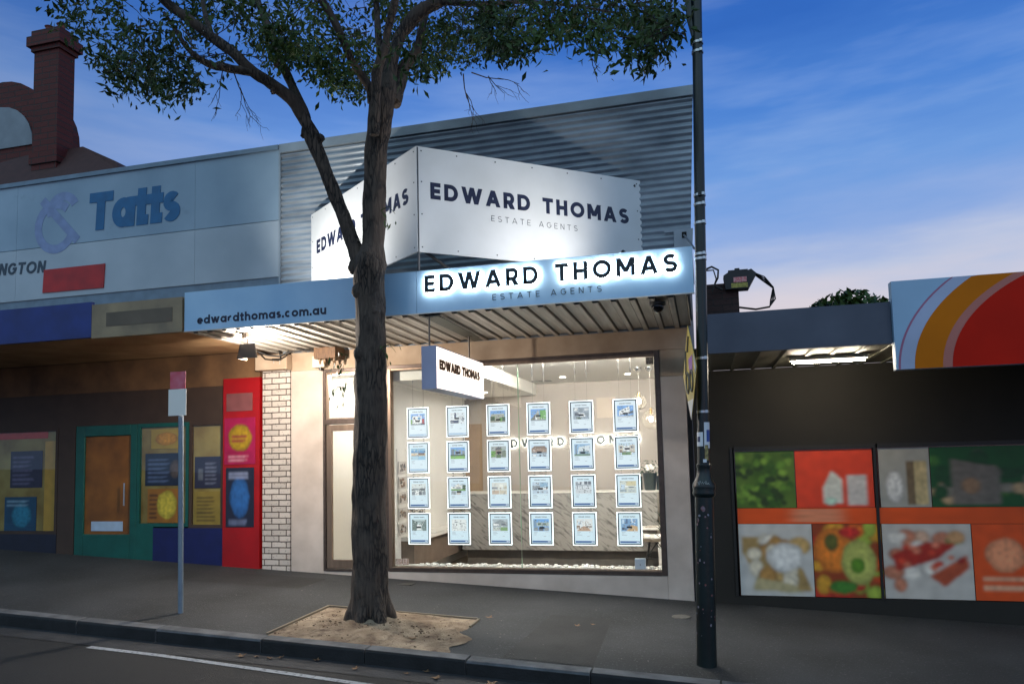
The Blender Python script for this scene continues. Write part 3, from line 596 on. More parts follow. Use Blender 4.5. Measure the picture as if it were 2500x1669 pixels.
# picture of each card: rectangles / polygons in 0..1 of the photo
PIC = {
 (0, 0): ('white townhouse with a red parked car', SKY, [(0, 0, 1, .2, GRY), (.12, .15, .78, .8, WHT), (.2, .5, .32, .7, ROOF), (.5, .5, .7, .7, BLU), (.8, .1, .96, .55, RED), (0, .1, .12, .5, GRN), (.7, .04, 1, .14, NVY)], 1),
 (0, 1): ('white kitchen with a dark navy bench', (222, 230, 236), [(.3, .5, .42, .95, NVY), (.05, .05, .6, .32, NVY), (0, .3, .5, .36, WHT), (.6, .3, 1, .7, (206, 212, 216)), (.85, .2, .95, .5, GRY)], 1),
 (0, 2): ('apartment block among dark green trees', SKY, [(0, 0, 1, .22, (150, 150, 140)), (.05, .2, .95, .72, (186, 190, 178)), (.05, .38, .95, .43, ROOF), (.05, .56, .95, .6, ROOF), (0, .15, .3, .5, DG), (.62, .12, .8, .38, GRN), (.8, .1, 1, .45, DG)], 1),
 (0, 3): ('steep gabled house beside green tree', SKY, [(0, 0, 1, .18, GRY), [(.08, .1), (.5, .92), (.62, .1), (176, 174, 164)], [(0, .1), (.3, .6), (.3, .1), (110, 104, 96)], (.6, .12, 1, .9, (116, 176, 96)), (.3, .1, .42, .36, WHT)], 1),
 (0, 4): ('crowded grey rooftops from the air', (160, 172, 184), [(.05, .7, .3, .95, WHT), (.4, .6, .6, .9, GRY), (.7, .7, .95, .9, (216, 220, 224)), (.1, .3, .35, .55, ROOF), (.45, .2, .7, .5, WHT), (.75, .3, .98, .55, GRY), (.2, .02, .5, .18, DG)], 1),
 (0, 5): ('angular white house under blue sky', SKY, [[(.1, .2), (.1, .55), (.75, .95), (.8, .3), WHT], (.25, .5, .4, .58, ROOF), (.45, .62, .55, .72, ROOF), [(.66, .42), (.98, .6), (.98, .36), (.7, .3), ROOF], (0, 0, 1, .14, (206, 214, 222)), [(.6, .1), (.98, .26), (.98, .1), GRY]], 1),
 (1, 0): ('sandy beach over two small pictures', (150, 190, 214), [(0, .34, 1, .62, (224, 206, 178)), (0, .6, 1, .8, BLU), (.5, .4, .95, .6, BRN), (.04, .34, .4, .44, TAN), (0, 0, .48, .3, (176, 208, 224)), (.52, 0, 1, .3, (150, 196, 224))], 0),
 (1, 1): ('tower blocks above bright green lawn', SKY, [(0, 0, 1, .3, (132, 186, 92)), (.05, .3, .25, .85, (120, 132, 138)), (.3, .3, .5, .7, GRY), (.55, .3, .75, .8, (156, 166, 172)), (.8, .3, .98, .72, GRY), (0, .25, 1, .36, DG)], 1),
 (1, 2): ('brick house behind dark green path', (170, 178, 178), [(.3, .3, .7, .9, (150, 140, 132)), [(.25, .7), (.5, .98), (.75, .7), ROOF], (0, .1, .3, .6, GRN), (.72, .1, 1, .6, (120, 130, 112)), (.35, .0, .65, .3, (96, 120, 84)), (.45, .3, .55, .5, NVY)], 1),
 (1, 3): ('wide brown tiled brick house', PALE, [(0, .35, 1, .75, (160, 136, 118)), [(0, .72), (.2, .92), (.85, .92), (1, .72), (132, 112, 96)], (0, .28, 1, .4, GRY), (.1, .06, .3, .2, WHT), (.5, .04, .62, .22, ROOF), (.7, .06, .9, .2, GRY)], 1),
 (1, 4): ('pale blue house and bare tree', (150, 186, 220), [[(.2, .2), (.3, .75), (.98, .9), (.98, .2), (214, 224, 230)], (.08, .1, .14, .9, (110, 106, 104)), (.3, .1, .9, .4, (130, 158, 176)), (0, 0, 1, .16, (112, 140, 120)), (.55, .4, .65, .62, ROOF)], 1),
 (1, 5): ('pair of cream townhouses with garden', PALE, [(.0, .2, .3, .8, (206, 200, 186)), (.32, .3, .66, .75, WHT), (.68, .2, 1, .82, (200, 194, 182)), (.08, .55, .22, .7, ROOF), (.76, .55, .92, .72, ROOF), (.08, .2, .2, .42, BRN), (.2, .0, .8, .25, (112, 140, 96))], 1),
 (2, 0): ('dining room over four small pictures', (216, 224, 224), [(.1, .45, .5, .6, GRY), (.55, .4, .95, .6, (90, 98, 104)), (0, .4, .15, .55, (110, 116, 120)), (.02, .02, .24, .34, GRY), (.27, .02, .49, .34, WHT), (.52, .02, .74, .34, ROOF), (.77, .02, .98, .34, GRY)], 0),
 (2, 1): ('gabled cottage on a green lawn', PALE, [(0, .36, 1, .5, GRN), [(.28, .5), (.28, .75), (.5, .98), (.74, .75), (.74, .5), (226, 226, 222)], (.36, .48, .66, .68, (160, 168, 172)), (.78, .45, 1, .85, DG), (0, .5, .26, .7, WHT), (.02, .02, .32, .3, GRY), (.36, .02, .64, .3, (196, 190, 182)), (.68, .02, .98, .3, PALE)], 1),
 (2, 2): ('grey sofa over two warm pictures', (218, 222, 218), [(0, .45, .4, .62, (130, 144, 158)), (.5, .6, .75, .85, (236, 238, 232)), (.8, .45, 1, .7, (190, 186, 168)), (.02, .02, .48, .34, (196, 176, 158)), (.52, .02, .98, .34, (204, 196, 178))], 0),
 (2, 3): ('grey building with blue upper storey', (186, 204, 220), [(0, .4, .5, .7, GRY), (.5, .5, 1, .95, (142, 178, 204)), (.5, .34, 1, .55, WHT), (.88, .4, .97, .6, ROOF), (0, .34, .3, .45, ROOF), (.3, .06, .4, .2, ROOF), (.6, .06, .7, .22, GRY), (.1, .02, .9, .08, PALE)], 1),
 (2, 4): ('white terrace with dark upper windows', (214, 220, 226), [(.02, .7, .16, .95, GRY), (.28, .72, .4, .95, ROOF), (.56, .74, .76, 1, ROOF), (.8, .74, .98, 1, ROOF), (0, .64, 1, .69, GRY), (.1, .35, .16, .64, GRY), (.4, .35, .45, .64, GRY), (.02, .02, .98, .34, (206, 212, 218))], 0),
 (2, 5): ('cream room with yellow timber ceiling', (206, 212, 204), [(.4, .6, 1, .95, (208, 198, 158)), (.05, .3, .3, .7, PALE), (.55, .42, .85, .5, ROOF), (.0, .1, .4, .3, (150, 166, 176)), (.5, .08, .95, .3, (186, 196, 198)), (.3, .5, .5, .6, WHT)], 0),
 (3, 0): ('corridor framed by dark green walls', (186, 204, 206), [[(0, 0), (0, 1), (.4, .7), (.3, 0), (96, 116, 112)], [(.6, .6), (1, 1), (1, 0), (.75, 0), (110, 130, 128)], (.34, .1, .62, .55, WHT), (.2, .75, .9, .82, (80, 98, 100))], 1),
 (3, 1): ('pale floor plan drawn on white', (226, 232, 232), [(.2, .7, .4, .8, GRY), (.55, .6, .9, .66, (170, 176, 180)), (.1, .2, .14, .6, (180, 186, 190)), (.1, .2, .4, .23, (150, 156, 160)), (.5, .15, .9, .18, (150, 156, 160)), (.6, .3, .75, .5, (190, 194, 196)), (.3, .45, .36, .6, (120, 126, 130))], 0),
 (3, 2): ('grey rooftops over small green garden', (170, 184, 192), [[(0, .6), (.5, .95), (1, .7), (1, .4), (0, .4), (140, 150, 156)], (.05, .45, .4, .6, WHT), (.02, .02, .48, .32, (196, 200, 200)), (.52, .02, .98, .32, (122, 158, 104)), (.6, .5, .9, .62, ROOF)], 0),
 (3, 3): ('townhouse row under deep blue sky', (110, 168, 226), [(0, .36, .2, .9, (120, 150, 180)), (.2, .4, 1, .72, (176, 190, 186)), (.3, .5, .5, .66, DG), (.6, .5, .8, .66, (90, 110, 96)), (.02, .02, .3, .32, GRY), (.35, .02, .64, .32, ROOF), (.68, .02, .98, .32, (150, 158, 164))], 1),
 (3, 4): ('long room with brown timber floor', (222, 226, 226), [[(0, 0), (.4, .4), (.65, .4), (.9, 0), (182, 152, 128)], (.0, .2, .2, .45, BRN), (.6, .3, .95, .42, (110, 104, 98)), (.45, .4, .6, .55, WHT), (.1, .55, .3, .75, PALE)], 0),
 (3, 5): ('blue room with timber floor corner', (120, 160, 200), [[(.3, 0), (.6, .5), (1, .4), (1, 0), (196, 164, 122)], (.05, .6, .2, .95, (180, 204, 226)), (.3, .6, .4, 1, (70, 100, 140)), (.6, .65, .7, 1, (200, 216, 232)), (.05, .1, .2, .3, (60, 74, 96)), (.22, .1, .32, .25, ROOF)], 1),
}
ORD = ['first', 'second', 'third', 'fourth', 'fifth', 'sixth']; ROWN = ['top', 'second', 'third', 'bottom']
def data_obj(name, me, parent, loc=(0, 0, 0)):
    o = bpy.data.objects.new(name, me); COL.objects.link(o); o.parent = parent; o.location = loc; WL[o.name] = Vector((0, 0, 0)); return o
for r_ in range(4):
    for c_ in range(6):
        desc, bgc, shp, sold = PIC[r_, c_]
        t_ = thing('listing_card', 'lit card in %s row of window, picture of %s' % (ROWN[r_], desc), 'property card', (cx_l[c_], PY, rz[r_]), 'lit property cards hung in the shop window')
        data_obj('light_frame', me_frame, t_); data_obj('mount', me_mount, t_)
        rr = random.Random(r_*10+c_); m = MB(); k = 0
        tone = (1, 1, 1) if r_ == 0 else (.9, .96, 1.0); paper = lin((222-5*r_, 234-2*r_, 242-r_))
        m.face([(.026, .0025, .026), (CW-.026, .0025, .026), (CW-.026, .0025, CH-.026), (.026, .0025, CH-.026)], paper)
        X0, X1, Y0, Y1 = .055, CW-.055, .19, .352
        def q(x, y): return (X0+(X1-X0)*min(max(x, 0), 1), .0022-k*.00004, Y0+(Y1-Y0)*min(max(y, 0), 1))
        def tint(c, j=0): return tuple(min(1, (a*.92+.04)*(1+j)) for a in lin(c))
        m.face([q(0, 0), q(1, 0), q(1, 1), q(0, 1)], tint(bgc))
        for s_ in shp:
            k += 1
            if isinstance(s_, tuple): m.face([q(s_[0], s_[1]), q(s_[2], s_[1]), q(s_[2], s_[3]), q(s_[0], s_[3])], tint(s_[4]))
            else: m.face([q(*p_) for p_ in s_[:-1]], tint(s_[-1]))
        for i in range(46):      # small photographic detail
            k += 1 if i % 8 == 0 else 0
            a, b = rr.random(), rr.random()*.9; s1, s2 = rr.uniform(.015, .09), rr.uniform(.02, .08); base = shp[rr.randrange(len(shp))]; cc = base[-1]
            k += 1 if i == 0 else 0
            j = rr.uniform(-.5, .35); m.face([q(a, b), q(a+s1, b), q(a+s1, b+s2), q(a, b+s2)], tint(cc, j)); k += .2
        fc = lin((58, 96, 150)) if not (c_ < 2 and r_ < 2 and not (r_ == 1 and c_ == 1)) else lin((170, 196, 220))
        m.face([(.036, .0018, .036), (CW-.036, .0018, .036), (CW-.036, .0018, .060), (.036, .0018, .060)], fc)
        m.face([(CW-.075, .0012, .042), (CW-.045, .0012, .042), (CW-.045, .0012, .054), (CW-.075, .0012, .054)], lin((206, 220, 236)))
        g_ = lin((150, 160, 170))
        for ln in range(4):
            if ln == 0: rng = [(.06, .11), (CW-.105, CW-.095), (CW-.085, CW-.075), (CW-.065, CW-.055)]
            else: rng = [(.06, .06+rr.uniform(.03, .07))] if ln < 3 else [(CW-.13, CW-.1)]
            for a, b in rng: m.face([(a, .0018, .172-ln*.018), (b, .0018, .172-ln*.018), (b, .0018, .177-ln*.018), (a, .0018, .177-ln*.018)], g_)
        m.build('poster', POST, t_, local=True)
        data_obj('header_lettering', me_head, t_)
        if sold: data_obj('sold_sticker', me_sold, t_, (CW/2+rr.uniform(-.01, .01), -.001, .25+rr.uniform(-.03, .03)))
cab_m = pmat('cable_steel', (120, 116, 110), .4, metal=.6); clip_m = pmat('clip_steel', (70, 70, 72), .4, metal=.5)
for c_ in range(6):
    for sd_, fx in (('left', .085), ('right', .245)):
        x = cx_l[c_]+fx
        t_ = thing('hanging_cable', '%s steel cable holding up the %s column of lit cards from the left' % (sd_, ORD[c_]), 'cable', (x, PY+.02, 2.9), 'steel cables carrying the cards')
        m = MB(); m.tube([(x, PY+.018, .33), (x, PY+.018, 2.895)], .0016, 5); m.build('wire', cab_m, t_)
        m = MB(); m.tube([(x, PY+.018, 2.66), (x, PY+.018, 2.72), (x, PY+.018, 2.73), (x, PY+.018, 2.80)], [.004, .006, .0035, .0045], 6); m.build('top_fitting', clip_m, t_)
        m = MB()
        for z in rz: m.box(x-.006, PY-.002, z+CH, x+.006, PY+.02, z+CH+.012); m.box(x-.006, PY-.002, z-.012, x+.006, PY+.02, z)
        m.build('card_clips', clip_m, t_)
# ------------------------------------------------------------------ inside the agency
ws = thing('wall_sign', 'halo lit dark grey letters on the taupe wall inside the agency', 'wall sign', (3.0, 3.6, 1.8)); LB = []
text('EDWARD THOMAS', (1.73, 3.586, 1.735), (1, 0, .012), (0, 0, 1), (0, -1, 0), .152, 2.56, .22, .012, each=lambda ch, m_: LB.append(m_.build('letter', pmat('grey_letters', (66, 74, 72), .5), ws)))
hb = []
text('EDWARD THOMAS', (1.73, 3.59, 1.735), (1, 0, .012), (0, 0, 1), (0, 1, 0), .152, 2.56, .12, .008, each=lambda ch, m_: hb.append(m_))
for a, b in zip(LB, hb): b.build('halo_tube', emat('wall_halo', (244, 250, 246), 20), a)
marble = bpy.data.materials.new('grey_marble'); marble.use_nodes = True
t_ = marble.node_tree; n_ = t_.nodes; b_ = n_['Principled BSDF']; b_.inputs['Roughness'].default_value = .25
a1 = n_.new('ShaderNodeTexCoord'); a2 = n_.new('ShaderNodeMapping'); a2.vector_type = 'TEXTURE'; a2.inputs['Rotation'].default_value = (0, math.radians(-52), 0); a2.inputs['Scale'].default_value = (.16, 1, .8)
t_.links.new(a1.outputs['Object'], a2.inputs[0]); a3 = n_.new('ShaderNodeTexNoise'); a3.inputs['Scale'].default_value = 4.5; a3.inputs['Detail'].default_value = 10; a3.inputs['Distortion'].default_value = .7; t_.links.new(a2.outputs[0], a3.inputs['Vector'])
a4 = n_.new('ShaderNodeValToRGB'); t_.links.new(a3.outputs['Fac'], a4.inputs[0]); e = a4.color_ramp.elements; e[0].position = .34; e[0].color = (*lin((96, 94, 90)), 1); e[1].position = .5; e[1].color = (*lin((142, 139, 133)), 1); t_.links.new(a4.outputs[0], b_.inputs['Base Color'])
rc = thing('reception_counter', 'long reception counter faced in grey veined marble at the back of agency', 'counter', (3, 2.7, -.25))
m = MB(); m.box(1.31, 2.40, .005, 2.42, 2.43, .945); m.box(2.424, 2.40, .005, 3.55, 2.43, .945); m.box(3.554, 2.40, .005, 4.62, 2.43, .945); m.box(1.31, 2.43, .005, 1.34, 3.0, .945); m.build('marble_front', marble, rc)
B((1.29, 2.385, .945, 4.68, 3.0, .968)).build('counter_top', pmat('pale_top', (206, 202, 194), .35, var=.03), rc, bevel=.003)
B((1.36, 2.52, -.25, 4.6, 2.95, .005)).build('kick_base', pmat('dark_kick', (88, 84, 78), .5), rc)
# pebbles
peb = MB()
for k in range(260):
    a = 1.12+3.66*R.random(); b = .16+.24*R.random(); s = R.uniform(.012, .03) if a > 1.35 else R.uniform(.008, .014)
    peb.ball((a, b, .036+s*.5+.018*R.random()*(b > .25)), s*R.uniform(1, 1.4), s, s*.7, 7, 5, wob=.3)
tag(peb.build('white_pebbles', pmat('pebble_white', (236, 232, 226), .7, var=.03), smooth=True), 'bed of white pebbles along the foot of the shop window', 'pebbles', kind='stuff')
ib = thing('white_box', 'small white box standing on the pebbles at the right end of window', 'box', (4.5, .2, .04))
B((4.44, .17, .05, 4.58, .24, .19)).build('box_body', pmat('pale_blue_white', (214, 220, 232), .5, var=.02), ib, bevel=.006); B((4.508, .168, .1, 4.513, .17, .125)).build('slot', ink, ib)
# pendant lamps
gg = glass('globe_glass', (1, .99, .97), 1.5, veil=.09)
for x, y, z, r_, lb_ in ((4.615, 1.78, 2.085, .145, 'larger clear glass globe lamp hanging lower, nearer the right window edge'), (4.44, 1.78, 2.365, .115, 'smaller clear glass globe lamp hanging higher, half behind a lit card')):
    t_ = thing('pendant_lamp', lb_, 'pendant lamp', (x, y, 2.9), 'glass globe pendant lamps')
    m = MB(); m.lathe([(.06, 0), (.058, -.03), (.04, -.055), (.012, -.07)], (x, y, 2.9), 16); m.build('ceiling_rose', pmat('chrome', (200, 200, 200), .12, metal=1, var=.02), t_, smooth=True)
    m = MB(); m.tube([(x, y, z+r_+.02), (x, y, 2.84)], .003, 6); m.build('cord', pmat('pale_cord', (210, 204, 196), .6), t_)
    m = MB(); m.lathe([(.02, r_+.03), (.022, r_*.6), (.0, r_*.58)], (x, y, z), 12); m.build('lamp_holder', pmat('brass', (190, 160, 110), .3, metal=.9), t_)
    m = MB(); m.ball((x, y, z), r_, n=24, m=16); m.build('glass_globe', gg, t_, smooth=True)
    m = MB(); m.ball((x, y, z+.01), .032, .032, .045, 12, 8); m.build('bulb', emat('bulb_glow', (255, 240, 214), 26), t_, smooth=True)
# chair
ch = thing('shell_chair', 'white shell chair on thin wire legs beside the right edge of window', 'chair', (4.62, 1.75, -.25))
m = MB(); prof = [(-.27, .30), (-.26, .275), (-.2, .255), (-.05, .245), (.1, .25), (.2, .28), (.25, .36), (.29, .48), (.32, .60)]
for k in range(len(prof)-1):
    (a, z0), (b, z1) = prof[k], prof[k+1]
    for i in range(8):
        f0, f1 = -1+i/4, -1+(i+1)/4; w0 = .24-.012*abs(k-3); w1 = .24-.012*abs(k+1-3); lip = lambda f: .075*f**4
        m.face([(4.63+a, 1.75+f0*w0, z0+lip(f0)), (4.63+b, 1.75+f0*w1, z1+lip(f0)), (4.63+b, 1.75+f1*w1, z1+lip(f1)), (4.63+a, 1.75+f1*w0, z0+lip(f1))])
o = m.build('seat_shell', white_m, ch, smooth=True); md = o.modifiers.new('solid', 'SOLIDIFY'); md.thickness = .012
wire = pmat('dark_wire', (40, 40, 40), .4, metal=.2)
for sx in (-1, 1):
    for sy in (-1, 1):
        m = MB(); m.tube([(4.63+sx*.1, 1.75+sy*.1, .245), (4.63+sx*.2, 1.75+sy*.19, -.25)], .009, 6); m.tube([(4.63-sx*.02, 1.75+sy*.1, .245), (4.63+sx*.15, 1.75+sy*.15, 0), (4.63+sx*.2, 1.75+sy*.19, -.25)], .007, 6); m.build('leg', wire, ch)
m = MB(); m.tube([(4.48, 1.6, .0), (4.78, 1.6, .0), (4.78, 1.9, .0), (4.48, 1.9, .0), (4.48, 1.6, .0)], .004, 6); m.tube([(4.48, 1.6, 0), (4.78, 1.9, 0)], .004, 6); m.tube([(4.48, 1.9, 0), (4.78, 1.6, 0)], .004, 6); m.build('cross_wires', wire, ch)
tb = thing('side_table', 'low white table behind the shell chair', 'table', (4.6, 2.15, -.25))
B((4.34, 2.0, .38, 4.93, 2.34, .41)).build('table_top', white_m, tb, bevel=.004)
B((4.62, 2.15, -.25, 4.66, 2.19, .38)).build('pedestal', white_m, tb); B((4.48, 2.06, -.25, 4.8, 2.28, -.235)).build('foot', white_m, tb)
m = MB(); m.prism([(4.44, 2.03, .412), (4.74, 2.05, .412), (4.76, 2.25, .412), (4.46, 2.24, .412)], (0, 0, .012)); m.prism([(4.5, 2.02, .425), (4.78, 2.09, .425), (4.73, 2.26, .425), (4.46, 2.2, .425)], (0, 0, .008)); tag(m.build('magazines', pmat('magazine_paper', (220, 214, 204), .5, scale=9, c2=(170, 156, 140)), loc=(4.6, 2.1, .412)), 'two magazines lying on the low white table', 'magazines')
fl = thing('flower_pot', 'dark pot of white roses standing on the marble counter', 'flower pot', (4.5, 2.62, .968))
m = MB(); m.lathe([(.085, 0), (.09, .02), (.12, .27), (.125, .28), (.112, .28), (.1, .25), (0, .24)], (4.5, 2.62, .968), 18); m.build('pot', pmat('dark_green_glass', (44, 52, 44), .3, scale=12, var=.2), fl, smooth=True)
m = MB()
for k in range(9): a = R.uniform(0, 6.3); d = R.uniform(.02, .11); m.ball((4.5+d*math.cos(a), 2.6+d*math.sin(a), 1.31+R.uniform(-.03, .05)), .036, wob=.3, n=8, m=6)
m.build('roses', white_m, fl, smooth=True)
m = MB()
for k in range(90):
    a = R.uniform(0, 6.3); d = R.uniform(.03, .19); c = Vector((4.5+d*math.cos(a), 2.6+d*math.sin(a), 1.28+R.uniform(-.04, .17))); u_ = Vector((R.uniform(-1, 1), R.uniform(-1, 1), R.uniform(-.4, 1))).normalized()*.026; v_ = Vector((R.uniform(-1, 1), R.uniform(-1, 1), R.uniform(-1, 1))).normalized()*.011
    m.face([c-u_, c+v_, c+u_, c-v_])
m.build('leaves', pmat('rose_leaf', (60, 78, 50), .6), fl)
bk = thing('desk_basket', 'dark slotted basket at the right end of the marble counter', 'basket', (4.72, 2.55, .968))
m = MB()
for k in range(9): m.box(4.655, 2.5, .975+k*.032, 4.8, 2.62, .993+k*.032)
m.build('slats', pmat('dark_slats', (46, 40, 36), .6), bk); B((4.66, 2.51, .968, 4.795, 2.61, 1.265)).build('basket_body', pmat('basket_core', (110, 96, 84), .7), bk)
for x_, lb_ in ((4.33, 'dark canister left of the rose pot on the counter'), (4.64, 'dark canister right of the rose pot on the counter')):
    m = MB(); m.lathe([(.04, 0), (.042, .22), (.03, .23)], (x_, 2.7, .968), 14); tag(m.build('canister', pmat('canister_green', (62, 70, 62), .4), loc=(x_, 2.7, .968), smooth=True), lb_, 'canister')
pl_ = thing('spiky_plant', 'dark spiky leaved pot plant reaching in from the right of window', 'plant', (4.82, 1.2, -.25))
m = MB(); m.lathe([(.1, 0), (.12, .45), (.11, .45), (.1, .42), (0, .42)], (4.8, 1.2, -.25), 16); m.build('pot', white_m, pl_, smooth=True)
m = MB()
for k in range(20):
    a = R.uniform(0, 6.3) if k > 6 else R.uniform(2.5, 3.9); e_l = R.uniform(.35, 1.2); ln = R.uniform(.3, .42); p0 = Vector((4.8, 1.2, .3+k*.02)); d = Vector((math.cos(a)*math.cos(e_l), math.sin(a)*math.cos(e_l), math.sin(e_l))); sd2 = Vector((-math.sin(a), math.cos(a), 0))*.017
    mid = p0+d*ln*.55+Vector((0, 0, .02)); tip = p0+d*ln-Vector((0, 0, .05)); m.face([p0-sd2*.7, p0+sd2*.7, mid+sd2]); m.face([p0-sd2*.7, mid+sd2, mid-sd2]); m.face([mid-sd2, mid+sd2, tip])
m.build('leaves', pmat('dark_blade', (40, 54, 44), .45), pl_); m = MB(); m.tube([(4.8, 1.2, .15), (4.8, 1.2, .7)], .025, 8); m.build('stem', pmat('brown_stem', (96, 80, 62), .8), pl_)
# paper cards on the side wall
for c_, y0 in enumerate((.40, .76, 1.12)):
    t_ = thing('card_rail', ['front', 'middle', 'rear'][c_]+' slim white rail carrying paper cards on the left interior wall', 'rail', (1.0, y0+.14, .55), 'card rails on the interior wall')
    m = MB(); m.box(.991, y0-.025, .58, .997, y0-.015, 1.72); m.box(.991, y0-.05, 1.70, 1.005, y0+.01, 1.712); m.build('rail_bar', white_m, t_)
    for k in range(5):
        z = 1.45-k*.228; rr = random.Random(c_*7+k); m = MB()
        m.box(1.006, y0, z-.085, 1.010, y0+.3, z+.085, lin((200, 194, 186)))
        for q_ in range(16):
            a = y0+.02+rr.random()*.2; b = z-.07+rr.random()*.1; g0 = rr.choice([(60, 56, 52), (110, 100, 92), (150, 140, 130), (90, 92, 90), (120, 90, 66)])
            m.face([(1.0106+q_*.00008, a, b), (1.0106+q_*.00008, a+rr.uniform(.03, .07), b), (1.0106+q_*.00008, a+rr.uniform(.03, .07), b+rr.uniform(.02, .05)), (1.0106+q_*.00008, a, b+rr.uniform(.02, .05))], lin(g0))
        tag(m.build('paper_card', pmat('card_print', (255, 255, 255), .4, attr=True, var=.02), loc=(1.008, y0+.15, z)), 'paper property card, %s down on the %s rail of the left interior wall' % (['topmost', 'second', 'third', 'fourth', 'lowest'][k], ['front', 'middle', 'rear'][c_]), 'paper card', 'paper cards on the interior wall')

# ------------------------------------------------------------------ fittings under the awning
cf = thing('soffit_floodlight', 'small dark floodlight on a short stem below left end of the awning', 'floodlight', (-.12, -1.7, 3.2))
m = MB(); m.box(-.19, -1.76, 3.18, -.05, -1.64, 3.2); m.lathe([(.06, .0), (.055, -.05), (.02, -.07)], (-.12, -1.7, 3.18), 12); m.tube([(-.1, -1.7, 3.12), (-.1, -1.7, 2.98)], .012, 8); m.build('stem', pmat('dark_fitting', (58, 48, 40), .6), cf)
m = MB(); m.lathe([(.05, .02), (.07, -.02), (.075, -.05)], (-.1, -1.7, 2.97), 14); m.build('lamp_body', pmat('dark_fitting', (58, 48, 40), .6), cf, smooth=True)
m = MB(); m.prism([(-.19, -1.80, 2.86), (.10, -1.80, 2.86), (.06, -1.80, 3.04), (-.15, -1.80, 3.04)], (0, .008, 0)); m.prism([(-.19, -1.80, 2.86), (-.19, -1.60, 2.86), (-.15, -1.60, 3.04), (-.15, -1.80, 3.04)], (.006, 0, 0)); m.build('hood', pmat('dark_fitting', (58, 48, 40), .6), cf)
m = MB(); m.ball((-.06, -1.70, 2.915), .03, n=14, m=8); m.build('bulb', emat('warm_bulb', (255, 206, 150), 12), cf, smooth=True)
l = bpy.data.lights.new('warm_glow', 'POINT'); l.energy = 270; l.color = (1, .89, .77); l.shadow_soft_size = .035
o = bpy.data.objects.new('warm_glow', l); COL.objects.link(o); o.parent = cf; o.location = Vector((.02, -1.67, 2.90))-WL[cf.name]
dc = thing('dome_camera', 'black security camera dome under the right end of the awning', 'security camera', (4.97, -1.8, 3.19))
m = MB(); m.lathe([(.085, 0), (.085, -.03), (.07, -.04)], (4.97, -1.72, 3.195), 18); m.build('base', pmat('camera_black', (26, 24, 22), .4), dc, smooth=True); m = MB(); m.ball((4.97, -1.72, 3.15), .068, n=18, m=10); m.build('dome', pmat('dome_smoke', (12, 12, 14), .08), dc, smooth=True)
al = thing('alarm_box', 'cream alarm siren box with a louvre on the render beside the door', 'alarm box', (0, -.05, 3.0))
B((-.11, -.12, 2.93, .085, -.002, 3.10)).build('case', pmat('cream_plastic', (222, 206, 180), .5, var=.04), al, bevel=.012)
m = B(*[(.086, -.10, 2.955+k*.022, .092, -.03, 2.967+k*.022) for k in range(6)]); m.build('louvre', bronze_d, al); m = MB(); m.lathe([(.03, 0), (.03, -.03), (.015, -.04)], (.0, -.06, 2.93), 12); m.build('strobe', pmat('camera_black', (26, 24, 22), .4), al)
sb = thing('switch_box', 'old brown timber service box with porcelain fuses under the awning', 'service box', (.2, -.2, 3.1))
B((.02, -.30, 3.03, .36, -.002, 3.195)).build('box_body', pmat('brown_timber', (112, 82, 56), .7, scale=9, stretch=(8, 1, 1), c2=(70, 50, 34)), sb, bevel=.006); B((.362, -.29, 3.10, .366, -.02, 3.106)).build('plank_gap', bronze_d, sb)
for k in range(4):
    m = MB(); m.lathe([(.02, 0), (.022, -.03), (.012, -.05), (.018, -.06), (.008, -.075)], (.09+k*.075, -.24, 3.03), 10); m.build('fuse', pmat('porcelain_brown', (120, 92, 66), .4), sb, smooth=True)
cb = MB()
for pts in ([(-.84, -.5, 3.19), (-.7, -.35, 3.12), (-.55, -.3, 3.10), (-.4, -.25, 3.16), (-.2, -.2, 3.18), (.02, -.15, 3.15)], [(-.9, -.3, 3.2), (-.8, -.25, 3.08), (-.62, -.18, 3.06), (-.5, -.17, 3.12), (-.45, -.2, 3.19)], [(-.6, -.2, 3.2), (-.58, -.18, 3.08)], [(-.25, -.3, 3.2), (0, -.28, 3.17), (.05, -.25, 3.12)]): cb.tube(pts, .012, 6)
tag(cb.build('power_cable', pmat('black_cable', (30, 26, 22), .6), loc=(-.4, -.2, 3.1)), 'tangle of black cables looping along under the left of awning', 'cables')
br_ = thing('cable_bracket', 'small black bracket fixed on the face of the concrete pier cap', 'bracket', (-.62, -.17, 3.08)); B((-.72, -.2, 3.06, -.58, -.162, 3.09)).build('bracket_plate', pmat('black_cable', (30, 26, 22), .6), br_); m = MB(); m.tube([(-.7, -.18, 3.06), (-.7, -.18, 3.02)], .005, 6); m.tube([(-.6, -.18, 3.06), (-.6, -.18, 3.0)], .005, 6); m.build('hooks', pmat('hook_white', (190, 184, 176), .5), br_)

